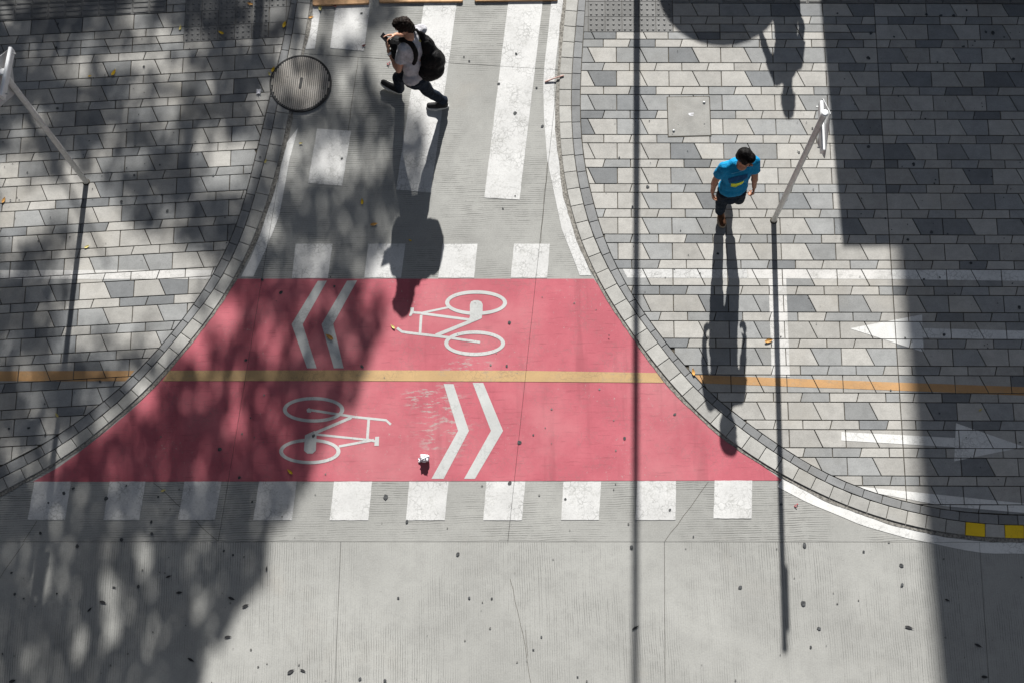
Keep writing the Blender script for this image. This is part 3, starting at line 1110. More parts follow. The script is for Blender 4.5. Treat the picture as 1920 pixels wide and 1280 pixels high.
# tactile tiles
def tile_mesh(kind):
    vs, fs = prism([Vector((0.002, 0.002)), Vector((TS - .002, 0.002)), Vector((TS - .002, TS - .002)), Vector((0.002, TS - .002))], 0.0, PAVE_Z, 0.002)
    mb = MB(); mb.add(vs, fs)
    if kind == 'stud':
        for i in range(3):
            for j in range(3):
                x, y = TS * (i + .5) / 3, TS * (j + .5) / 3
                n = 8
                v = [Vector((x + r * cos(2 * pi * k / n), y + r * sin(2 * pi * k / n), z)) for r, z in ((.0155, PAVE_Z), (.0125, PAVE_Z + .006), (.006, PAVE_Z + .0085)) for k in range(n)]
                f = [[l * n + k, l * n + (k + 1) % n, (l + 1) * n + (k + 1) % n, (l + 1) * n + k] for l in range(2) for k in range(n)] + [[2 * n + k for k in range(n)]]
                mb.add(v, f)
    else:
        for j in range(3):
            y = TS * (j + .5) / 3
            p = [Vector((x, yy)) for x, yy in ((.018, y - .019), (TS - .018, y - .019), (TS - .012, y), (TS - .018, y + .019), (.018, y + .019), (.012, y))]
            v, f = prism(p, PAVE_Z - .001, PAVE_Z + .007, .004)
            mb.add(v, f)
    me = bpy.data.meshes.new('tactile_' + kind)
    me.from_pydata([tuple(v) for v in mb.v], [], mb.f)
    me.materials.append(M['tile'])
    me.update()
    return me


TM = {k: tile_mesh(k) for k in ('stud', 'bar')}


def lay_tiles(kind, O, U, V, cols, rows, parent, keep, cut=None):
    a = atan2(U.y, U.x)
    for i in range(*cols):
        for j in range(*rows):
            p = O + U * (i * TS) + V * (j * TS)
            c = p + (U + V) * TS / 2
            if not keep(c):
                if cut:
                    q = cut([p, p + U * TS, p + U * TS + V * TS, p + V * TS])
                    q = inset(q, .002) if len(q) > 2 else []
                    if len(q) > 2 and abs(area(q)) > .002:
                        v, f = prism(q, 0.0, PAVE_Z, .002)
                        mesh_obj('tactile_tile', v, f, M['tile'], parent)
                continue
            o = bpy.data.objects.new('tactile_tile', TM[kind])
            o.location = (p.x, p.y, random.uniform(-.001, .001)); o.rotation_euler = (0, 0, a)
            COL.objects.link(o); o.parent = parent


def side(crv, p):
    """signed distance of p to a kerb edge"""
    best = (1e9, 0)
    for a, b in zip(crv, crv[1:]):
        d = b - a
        t = max(0, min(1, (p - a).dot(d) / d.length_squared))
        q = a + d * t
        l = (p - q).length
        if l < best[0]: best = (l, d.x * (p - a).y - d.y * (p - a).x)
    return best[0] * (1 if best[1] > 0 else -1)


lay_tiles('stud', blO, UL, VL, (0, 8), (0, 6), pav_l, lambda c: side(KC['li'], c) < -0.13, regL)
lay_tiles('bar', gdO, UL, VL, (-16, 0), (0, 4), pav_l, lambda c: True)
lay_tiles('stud', brO, UR, VR, (-8, 0), (0, 4), pav_r, lambda c: side(KC['ri'], c) > 0.13, regR)
gr0 = gdR[0]
lay_tiles('bar', gr0, UR, VR, (0, 16), (0, 3), pav_r, lambda c: (c - OR).dot(perp) < 0)
lay_tiles('bar', gr0, UR, VR, (0, 30), (0, 3), pav_f, lambda c: (c - OR).dot(perp) >= 0)

# chewing gum, old and flat
def spots(name, where, z, parent, rng, sizes, mat='gum'):
    vs, fs = [], []
    for (px, py, r) in where:
        c = G(px, py, z)
        n = 9
        ang = rng.uniform(0, 6.28); asp = rng.uniform(.65, 1)
        k = len(vs)
        for i in range(n):
            t = 2 * pi * i / n
            rr = r * rng.uniform(.75, 1.15)
            x, y = rr * cos(t), rr * sin(t) * asp
            vs.append(Vector((c.x + x * cos(ang) - y * sin(ang), c.y + x * sin(ang) + y * cos(ang), z + .0075)))
        fs.append(list(range(k, k + n)))
    o = mesh_obj(name, vs, fs, M[mat], parent)
    return tag(o, kind='stuff')


rg = random.Random(21)
known = [(527, 549, .026), (627, 537, .016), (492, 525, .02), (461, 675, .02), (679, 687, .022), (955, 605, .022), (950, 686, .017), (974, 829, .026), (1171, 821, .02), (1265, 776, .022), (1000, 815, .012),
         (138, 915, .02), (120, 924, .02), (199, 934, .024), (297, 931, .015), (284, 978, .02), (285, 1000, .022), (228, 1011, .022), (145, 1023, .02), (76, 999, .02), (91, 942, .012), (237, 910, .014),
         (449, 895, .02), (473, 940, .012), (420, 1032, .015), (437, 1040, .015), (260, 1099, .022), (107, 1112, .011), (28, 1113, .017), (45, 1121, .012), (22, 1073, .016), (287, 1184, .01), (5, 1225, .012),
         (393, 888, .0), (723, 931, .03), (763, 977, .022), (956, 905, .025), (859, 1038, .025), (1184, 1025, .024), (1060, 935, .015), (1256, 955, .018), (1388, 1100, .025), (1464, 945, .02), (1508, 1021, .03),
         (1506, 1130, .03), (1690, 1059, .025), (1691, 1096, .022), (1535, 1177, .022), (1520, 1212, .015), (1619, 1033, .015), (966, 213, .024), (968, 102, .022), (880, 115, .014), (870, 107, .012), (935, 158, .018),
         (966, 368, .01), (678, 26, .018), (641, 298, .018), (943, 391, .012), (1017, 237, .02), (1006, 165, .014), (675, 1272, .02), (1015, 1193, .012), (747, 1120, .014), (1000, 1217, .012), (470, 783, .012),
         (588, 817, .022), (412, 842, .024), (270, 1020, 0), (620, 520, .01), (1300, 1005, .012), (1083, 1268, .012), (722, 1275, .018), (880, 1120, .018), (922, 1121, .014)]
rnd = []
for _ in range(150):
    x, y = rg.uniform(0, 1920), rg.uniform(520, 1280)
    if y < 1000 and (x < 300 or x > 1250): continue
    rnd.append((x, y, rg.choice([.006, .007, .009, .012])))
spots('gum_spots', [k for k in known if k[2] > 0], 0.0, road, rg, None)
spots('faded_spots', rnd, -.0005, road, rg, None, 'gum_pale')
kl = [(108, 46, .02), (106, 90, .018), (103, 158, 0), (270, 126, .018), (108, 204, .018), (300, 310, .012), (314, 396, .02), (228, 379, .02), (252, 329, .014), (188, 715, .016), (54, 802, .02), (85, 815, .016), (84, 757, .012), (455, 84, 0), (303, 366, .012), (17, 803, .016), (120, 63, .012), (400, 330, .014), (488, 295, .014)]
for _ in range(60): kl.append((rg.uniform(0, 430), rg.uniform(60, 460), rg.choice([.006, .008, .01])))
spots('gum_spots', [k for k in kl if k[2] > 0], PAVE_Z, pav_l, rg, None)
kr = [(1214, 351, .022), (1161, 296, .014), (1186, 388, .014), (1527, 245, .02), (1498, 286, .014), (1346, 476, .018), (1570, 26, .014), (1523, 241, .012)]
for _ in range(70): kr.append((rg.uniform(1130, 1640), rg.uniform(70, 640), rg.choice([.005, .007, .009])))
spots('gum_spots', [k for k in kr if k[2] > 0], PAVE_Z, pav_r, rg, None)
kf = [(1633, 63, .026), (1628, 110, .026), (1628, 276, .022), (1746, 436, .022), (1737, 28, .02), (1764, 30, .024), (1788, 30, .022), (1848, 61, .02), (1861, 63, .028), (1812, 20, .016), (1900, 112, .022), (1713, 309, .024), (1702, 450, .02), (1820, 494, .02), (1732, 524, .014), (1911, 577, .026), (1770, 628, .022), (1660, 410, .014), (1806, 88, .02), (1898, 532, .012), (1676, 70, .014)]
for _ in range(60): kf.append((rg.uniform(1660, 1920), rg.uniform(20, 900), rg.choice([.006, .008, .012])))
spots('gum_spots', kf, PAVE_Z, pav_f, rg, None)

# ------------------------------------------------------------------ manhole cover
mc = G3(564, 158, 0)
mroot = thing('manhole_cover', (mc.x, mc.y, 0), 'round ribbed manhole cover with a slot, set across the left kerb', 'manhole cover')
R_ = 0.375
mb = MB()
n = 64
vs = []
for r, z in ((R_ - .016, .0), (R_ - .016, .0235), (R_ - .009, .0245), (R_, .0235), (R_, .0)):
    vs += [Vector((mc.x + r * cos(2 * pi * k / n), mc.y + r * sin(2 * pi * k / n), z)) for k in range(n)]
mb.add(vs, [[l * n + (k + 1) % n, l * n + k, (l + 1) * n + k, (l + 1) * n + (k + 1) % n] for l in range(4) for k in range(n)])
mb.build('cover_ring', M['iron'], mroot)
mb = MB()
rl = R_ - .021
v = [Vector((mc.x + rl * cos(2 * pi * k / n), mc.y + rl * sin(2 * pi * k / n), .0200)) for k in range(n)]
mb.add(v, [list(range(n))])
mb.build('lid_plate', M['iron'], mroot)
mb = MB()
a0 = radians(-4.5)
nr = 29
for i in range(nr):
    x = -rl + 2 * rl * (i + .5) / nr
    hw = rl / nr * 0.76
    h = sqrt(max(0, rl * rl - (abs(x) + hw) ** 2)) - .003
    if h < .02: continue
    segs = [(-h, h)]
    for y0, y1 in segs:
        p = [Vector((xx * cos(a0) - yy * sin(a0) + mc.x, xx * sin(a0) + yy * cos(a0) + mc.y)) for xx, yy in ((x - hw, y0), (x + hw, y0), (x + hw, y1), (x - hw, y1))]
        vv, ff = prism(p, .0195, .0240, .0012)
        mb.add(vv, ff)
mb.build('cover_lid', M['lid'], mroot)
mb = MB()
pts = []
for k in range(20):
    t = 2 * pi * k / 20
    x, y = .019 * cos(t), .019 * sin(t) + (.058 if sin(t) > 0 else -.058)
    aa = radians(-9)
    pts.append(Vector((mc.x + .004 + x * cos(aa) - y * sin(aa), mc.y + x * sin(aa) + y * cos(aa))))
v, f = prism(pts, .0205, .0256, 0)
mb.add(v, f)
mb.build('lifting_slot', M['iron'], mroot)

# square access cover in the right pavement
uc = [G(x, y, PAVE_Z) for x, y in ((1250, 182), (1331, 181), (1334, 256), (1252, 258))]
cc = sum(uc, Vector((0, 0))) / 4
uroot = thing('access_cover', (cc.x, cc.y, PAVE_Z), 'square concrete access cover with two bolts in the right pavement', 'access cover')
v, f = prism(uc, 0.0, PAVE_Z + .0035, .001)
mesh_obj('cover_frame', v, f, M['grit'], uroot)
v, f = prism(inset(uc, .010), 0.0, PAVE_Z + .0065, .003)
bm_ = stone('access_lid_concrete', (0.345, 0.34, 0.32))
mesh_obj('cover_lid', v, f, bm_, uroot)
for x, y in ((1320, 193), (1263, 246)):
    c = G(x, y, PAVE_Z)
    MB().ell((c.x, c.y, PAVE_Z + .006), (.018, .018, .014), n=14, m=8).build('bolt', M['steel'], uroot, True)
c = G(1296, 215, PAVE_Z)
mesh_obj('chalk_mark', [Vector((c.x + x, c.y + y, PAVE_Z + .008)) for x, y in ((-.035, 0), (-.02, -.018), (.02, -.02), (.03, -.012), (-.008, -.006), (-.012, .004), (.035, .008), (.03, .018), (-.008, .016), (-.03, .014))],
         [[0, 1, 2, 3, 4, 5, 9], [5, 6, 7, 8, 9]], M['paper'], uroot)

# ------------------------------------------------------------------ sign posts
def sign_post(px, py, label, top, bar_side, plate_side, rz, bar_z, tilt=0.0):
    b = G3(px, py, PAVE_Z)
    r = thing('sign_post', b, label, 'sign post', 'white sign posts on the two pavements')
    mb = MB()
    mb.tube([b, b + Vector((tilt, 0, top - .01)), b + Vector((tilt, 0, top))], [.031, .031, .026], 20)
    mb.build('post', M['pole_white'], r, False)
    for p in r.children:
        for f in p.data.polygons:
            f.use_smooth = len(f.vertices) == 4
    MB().tube([b + Vector((tilt, 0, top - .002)), b + Vector((tilt, 0, top + .018)), b + Vector((tilt, 0, top + .026))], [.036, .036, .026], 20).build('post_cap', M['sign_white'], r)
    MB().tube([b, b + Vector((0, 0, .012))], [.044, .036], 16).build('base_collar', M['grit'], r)
    ax = Vector((-sin(rz), cos(rz), 0))           # horizontal run of the sign
    nx = Vector((cos(rz), sin(rz), 0))
    c = b + Vector((tilt, 0, bar_z)) + nx * bar_side * .036
    # rounded hollow bar that carries the sign
    prof = []
    for k in range(16):
        t = 2 * pi * k / 16
        x = .021 * (abs(cos(t)) ** .5) * (1 if cos(t) >= 0 else -1)
        z = .055 * (abs(sin(t)) ** .5) * (1 if sin(t) >= 0 else -1)
        prof.append((x, z))
    vs = []
    for s in (-.265, .265):
        vs += [c + ax * s + nx * x + Vector((0, 0, z)) for x, z in prof]
    fs = [[k, (k + 1) % 16, 16 + (k + 1) % 16, 16 + k] for k in range(16)] + [list(range(16))[::-1], list(range(16, 32))]
    mesh_obj('sign_bar', vs, fs, M['sign_white'], r)
    for s in (-.22, .22):
        q = c + ax * s + nx * (.027 if bar_side > 0 and plate_side < 0 else -.027)
        d = nx * (.022 if bar_side > 0 and plate_side < 0 else -.022)
        MB().tube([q, q + d], .008, 8).build('screw', M['steel'], r)
    # diamond plate behind the bar
    c2 = b + Vector((tilt, 0, bar_z - (.02 if bar_side == plate_side else .12))) + nx * plate_side * (.059 if bar_side == plate_side else .040)
    hd = .350
    out = []
    for k in range(4):
        t = k * pi / 2
        for dd in (-.13, .0, .13):
            out.append((sin(t + dd) * hd * (.93 if dd == 0 else .86), cos(t + dd) * hd * (.93 if dd == 0 else .86)))
    vs = []
    for s in (-.0025, .0025):
        vs += [c2 + ax * a + Vector((0, 0, zz)) + nx * s for a, zz in out]
    m = len(out)
    fs = [list(range(m))[::-1], list(range(m, 2 * m))] + [[k, (k + 1) % m, m + (k + 1) % m, m + k] for k in range(m)]
    mesh_obj('diamond_plate', vs, fs, M['sign_back'], r)
    return r


sign_post(1450.6, 414, 'white sign post beside the man in the blue shirt', 2.88, 1, 1, radians(-2.75), 2.57)
sign_post(162, 342, 'white sign post on the shaded left pavement', 2.80, 1, -1, radians(-6), 2.79)

# ------------------------------------------------------------------ timber bars across the top of the street
for (a, b_, lab) in (((586, 10.5), (692, 7), 'tan timber bar at the left kerb, nearest the manhole cover'),
                     ((711, 4.5), (868, 3.5), 'tan timber bar behind the man with the backpack'),
                     ((890, 2.5), (1046, 0.5), 'tan timber bar at the right kerb')):
    p, q = G(*a, .03), G(*b_, .03)
    d = (q - p).normalized(); nn = Vector((-d.y, d.x))
    c = (p + q) / 2
    r = .02
    w = .13
    poly = []
    for (s, t, a0_) in ((1, 0, -90), (1, 1, 0), (0, 1, 90), (0, 0, 180)):
        cx = p + d * ((q - p).length * s + (r if s == 0 else -r)) + nn * (w * t + (r if t == 0 else -r))
        for k in range(4):
            an = radians(a0_ + 30 * k)
            cxx = cx + d * r * cos(an) + nn * r * sin(an)
            poly.append(cxx)
    v, f = prism(poly, 0.0, .03, .006)
    o = mesh_obj('timber_bar', v, f, M['timber'])
    tag(o, lab, 'timber bar', 'timber bars across the street')

# ------------------------------------------------------------------ fallen leaves and litter
def leaf(px, py, L, ang, mat, label, z=0.0, curl=.35, w=.55):
    c = G3(px, py, z + .005)
    n = 6
    vs = []
    for i in range(n + 1):
        t = i / n
        x = (t - .5) * L
        hw = L * w * .5 * (sin(pi * min(1, t * .92 + .04)) ** .8) * (1 - .35 * t)
        zz = curl * L * ((t - .5) ** 2) * 1.4 + .002
        for s in (-1, 0, 1):
            vs.append(Vector((x, s * hw, zz + abs(s) * hw * curl * .9)))
    fs = []
    for i in range(n):
        for s in (0, 1):
            a = i * 3 + s
            fs.append([a, a + 3, a + 4, a + 1])
    k = len(vs)
    vs += [Vector((L * .5, -.0015, .002 + curl * L * .35)), Vector((L * .68, -.001, .004)), Vector((L * .68, .001, .004)), Vector((L * .5, .0015, .002 + curl * L * .35))]
    fs.append([k, k + 1, k + 2, k + 3])
    R = Matrix.Rotation(ang, 3, 'Z')
    o = mesh_obj('fallen_leaf', [R @ v for v in vs], fs, M[mat])
    o.location = c
    md = o.modifiers.new('solid', 'SOLIDIFY'); md.thickness = .0012
    tag(o, label, 'leaf', 'leaves fallen on the paving')
    return o


Z = PAVE_Z
LEAVES = [(415, 62, .075, 2.6, 'leaf_yellow', 'yellow leaf on the studded tiles near the top left', Z), (533, 47, .085, 1.3, 'leaf_yellow', 'large yellow leaf against the left kerb beside the studded tiles', Z),
          (213, 137, .085, 1.1, 'leaf_yellow', 'bright yellow leaf in the middle of the upper left pavement', Z), (469, 8, .07, 2.8, 'leaf_orange', 'tan leaf on the studded tiles at the top edge', Z),
          (512, 131, .075, 1.2, 'leaf_yellow', 'orange yellow leaf touching the manhole cover', Z), (505, 139, .05, 1.9, 'leaf_pale', 'small pale leaf beside the yellow leaf at the manhole cover', Z),
          (600, 15, .08, 1.7, 'leaf_pale', 'pale yellow leaf on the white paint by the left timber bar', 0.003), (583, 33, .06, .3, 'leaf_orange', 'thin orange leaf lying in the gutter by the left kerb', 0.0),
          (627, 11, .07, 2.4, 'leaf_red', 'dark red leaf hanging off the left timber bar', 0.008), (682, 86, .05, .4, 'leaf_red', 'small dark red leaf at the corner of a white stripe', 0.003),
          (618, 632, .10, 2.5, 'leaf_orange', 'brown orange leaf lying on a white chevron', 0.006), (737, 613, .06, 2.3, 'leaf_pale', 'tan leaf by the handlebar of the upper bicycle symbol', 0.003),
          (679, 379, .07, 1.6, 'leaf_yellow', 'yellow leaf on the shaded road left of the backpacker\'s shadow', 0.0), (701, 421, .08, .2, 'leaf_orange', 'orange leaf beside the backpacker\'s shadow on the road', 0.0),
          (7, 376, .075, 1.2, 'leaf_orange', 'orange leaf at the left edge of the left pavement', Z), (163, 463, .06, .5, 'leaf_pale', 'pale yellow leaf beside the left sign post\'s shadow', Z),
          (107, 778, .055, 2.2, 'leaf_pale', 'pale leaf at the lower end of the left sign post\'s shadow', Z), (544, 884, .07, 2.4, 'leaf_yellow', 'yellow leaf on the red paint below the lower bicycle symbol', 0.003),
          (1441, 639, .09, .2, 'leaf_orange', 'light orange leaf next to the right sign post\'s shadow', Z), (1300, 697, .08, 1.7, 'leaf_orange', 'orange leaf where the ochre line meets the right kerb', Z),
          (306, 919, .05, .3, 'leaf_pale', 'small pale yellow leaf on the road between two white blocks', 0.0), (498, 303, .05, 1.2, 'leaf_pale', 'pale leaf on the left kerb below the manhole cover', Z),
          (338, 53, .06, 1.4, 'leaf_pale', 'narrow pale leaf at the lower left corner of the studded tiles', Z), (168, 143, .04, .2, 'leaf_yellow', 'tiny yellow leaf near the bright yellow one on the left pavement', Z),
          (564, 269, .04, .1, 'leaf_pale', 'small pale leaf on the left white edge line', 0.004), (727, 671, .0, 0, 'leaf_dark', '', 0),
          (1838, 768, .045, .6, 'leaf_pale', 'small pale leaf between the two white arrows', Z), (769, 451, .04, 2.6, 'leaf_yellow', 'small yellow leaf inside the backpacker\'s shadow', 0.004)]
for l in LEAVES:
    if l[2]: leaf(*l[:6], z=l[6])
DARK = [(193, 1128, .085, -.3, 'dark dry leaf in a patch of sun on the bottom left concrete'), (168, 1142, .07, .8, 'dark ragged leaf left of the sun patch on the concrete'),
        (336, 1110, .075, .1, 'dark leaf in the middle of the tree shade on the concrete'), (316, 1080, .07, .3, 'dark flat leaf above the middle of the tree shade'),
        (434, 1121, .085, -.4, 'largest dark leaf at the right edge of the tree shade'), (460, 1135, .08, .4, 'dark leaf at the very edge of sun and tree shade'),
        (427, 1193, .08, .1, 'dark torn leaf low on the edge of the tree shade'), (358, 1236, .09, -.5, 'dark curled leaf near the bottom of the tree shade'),
        (214, 1100, .05, -.2, 'small dark leaf at the top of the sun patch'), (500, 1065, .06, 1.5, 'dark upright leaf where the shade edge juts out'),
        (23, 1276, .08, .3, 'dark leaf in the bottom left corner'), (1704, 1175, .10, -.3, 'grey oval leaf on the sunny lower right concrete'),
        (1834, 1209, .09, -.5, 'dark oval leaf in the building shade beside a slab joint'), (1846, 1268, .08, -.1, 'dark leaf at the bottom edge in the building shade'),
        (1191, 1176, .09, .5, 'dark leaf lying in the long lamp post shadow'), (1776, 1124, .06, -.4, 'small torn leaf just inside the building shade'),
        (545, 1258, .09, .5, 'grey leaf stain on the sunny concrete near the bottom'), (568, 1256, .07, -.4, 'second grey leaf right of the stain near the bottom')]
for (x, y, L, a, lab) in DARK:
    leaf(x, y, L * .85, a, 'leaf_dark', lab, 0.0, .14, random.uniform(.34, .6))

# crumpled white film
c = G3(797, 860, .003)
rr = random.Random(4)
bm = bmesh.new()
bmesh.ops.create_icosphere(bm, subdivisions=4, radius=1)
for v in bm.verts:
    d = v.co.normalized()
    k = .75 + .32 * noise.noise(d * 2.1 + Vector((3, 1, 7))) + .22 * abs(noise.noise(d * 4.7)) - .16 * abs(noise.noise(d * 7.3 + Vector((1, 5, 2))))
    v.co = Vector((d.x * k * .066, d.y * k * .060, max(0, d.z * k * .062 + .045)))
me = bpy.data.meshes.new('crumpled_wrapper'); bm.to_mesh(me); bm.free()
me.materials.append(M['paper'])
o = bpy.data.objects.new('crumpled_wrapper', me); COL.objects.link(o); o.location = c
tag(o, 'crumpled ball of white plastic film on the red cycle crossing', 'litter')
# flap of film
vs, fs = [], []
for i in range(6):
    for j in range(4):
        vs.append(Vector((-.075 + .018 * i * .8, -.035 + .016 * j, .012 + .018 * noise.noise(Vector((i * .9, j * .8, 2))) + .004 * i)))
for i in range(5):
    for j in range(3):
        a = i * 4 + j
        fs.append([a, a + 4, a + 5, a + 1])
fl = mesh_obj('film_flap', [v + Vector(c) for v in vs], fs, M['paper'], o)
c = G3(485, 173, PAVE_Z + .004)
vs, fs = [], []
for i in range(6):
    for j in range(6):
        vs.append(Vector(c) + Vector((-.024 + .01 * i, -.03 + .012 * j, .014 + .016 * noise.noise(Vector((i * .7, j * .7, 9))))))
for i in range(5):
    for j in range(5):
        a = i * 6 + j; fs.append([a, a + 6, a + 7, a + 1])
tag(mesh_obj('paper_scrap', vs, fs, M['paper']), 'scrap of white wrapper on the left pavement by the manhole cover', 'litter')
p, q = G3(1022, 154, .010), G3(1057, 142, PAVE_Z + .008)
tag(MB().tube([p, p.lerp(q, .5) + Vector((0, 0, .012)), q], [.010, .008, .009], 8).build('stick', M['twig']), 'pinkish stick lying across the right kerb', 'stick')
for (x, y, z, lab) in ((727, 120, .008, 'curl of red ribbon on the road beside the backpacker'), (1491, 947, .006, 'red scrap on the concrete below the right kerb')):
    c = G3(x, y, z)
    pts = [c + Vector((.016 * cos(t * 1.9) + .004 * t, -.022 + .011 * t, .004 + .003 * sin(t * 3))) for t in [i * .25 for i in range(17)]]
    tag(MB().tube(pts, .0035, 6).build('ribbon_scrap', M['red_bit']), lab, 'litter')

# ------------------------------------------------------------------ people
def frame(f, up):
    """matrix with columns right, forward, up"""
    f = f.normalized()
    r = f.cross(up).normalized()
    u = r.cross(f)
    return Matrix((r, f, u)).transposed()


def hand(mb, wrist, d, palm, curl=.5, s=1.0, thumb=1, point=False):
    """palm and five fingers; d = wrist to knuckles, palm = way the palm faces"""
    d = d.normalized()
    palm = (palm - d * palm.dot(d)).normalized()
    side_ = d.cross(palm).normalized() * thumb          # towards the thumb
    kn = wrist + d * .088 * s
    palm0 = palm.copy()
    for k in range(4):
        off = side_ * (.030 - .020 * k) * s
        mb.cone(wrist + off * .6 + d * .012, kn + off, .015 * s, .0125 * s, 10, 3)
    for k, (l, r) in enumerate(((.072, .0092), (.080, .0095), (.074, .009), (.058, .008))):
        off = side_ * (.030 - .020 * k) * s
        p = kn + off
        c = 0.1 if (point and k == 0) else curl
        dirv = d.copy()
        palm = palm0.copy()
        for seg, fr in enumerate((.45, .32, .25)):
            an = c * (.55 if seg == 0 else .8)
            dirv = (dirv * cos(an) + palm * sin(an)).normalized()
            q = p + dirv * l * fr * s
            mb.cone(p, q, r * s * (1 - .08 * seg), r * s * (.93 - .08 * seg), 8, 3)
            palm2 = palm - dirv * palm.dot(dirv)
            palm = palm2.normalized() if palm2.length > .1 else palm
            p = q
    palm = palm0
    tb = wrist + d * .028 * s + side_ * .024 * s
    t1 = tb + (side_ * .62 + d * .6 + palm * .35).normalized() * .042 * s
    t2 = t1 + (d * .85 + palm * .45 - side_ * .05).normalized() * .032 * s
    mb.cone(tb, t1, .0135 * s, .011 * s, 10, 3)
    mb.cone(t1, t2, .011 * s, .009 * s, 10, 3)


def shoe(ankle, toe, heel, up_mat, sole_mat, r, h=.085):
    ax = (toe - heel); L = ax.length; f = ax.normalized()
    side_ = f.cross(Vector((0, 0, 1))).normalized()
    up = side_.cross(f)
    mb = MB()
    mb.cone(heel + f * .045 + up * .050, heel + f * L * .45 + up * .050, .040, .043, 16, 5)
    mb.cone(heel + f * L * .45 + up * .046, toe - f * .042 + up * .040, .045, .036, 16, 5)
    mb.cone(heel + f * .05 + up * .06, ankle, .041, .043, 16, 5)
    mb.cone(heel + f * L * .5 + up * .055, ankle + f * .02, .036, .038, 16, 5)
    s = mb.remesh('shoe', up_mat, r, .008, 4)
    prof = []
    n = 22
    for k in range(n):
        t = 2 * pi * k / n
        x = cos(t); y = sin(t)
        wd = .055 if x > 0 else .047
        prof.append(heel + f * (L * .5 + x * L * .5) + side_ * (y * wd * (1 + .10 * x)))
    vs = [p + up * .002 for p in prof] + [p + up * .022 for p in prof] + [p.lerp(heel + f * L * .5, .06) + up * .026 for p in prof]
    fs = [list(range(n))[::-1]] + [[l * n + k, l * n + (k + 1) % n, (l + 1) * n + (k + 1) % n, (l + 1) * n + k] for l in range(2) for k in range(n)] + [list(range(2 * n, 3 * n))]
    mesh_obj('sole', vs, fs, sole_mat, s)
    return s


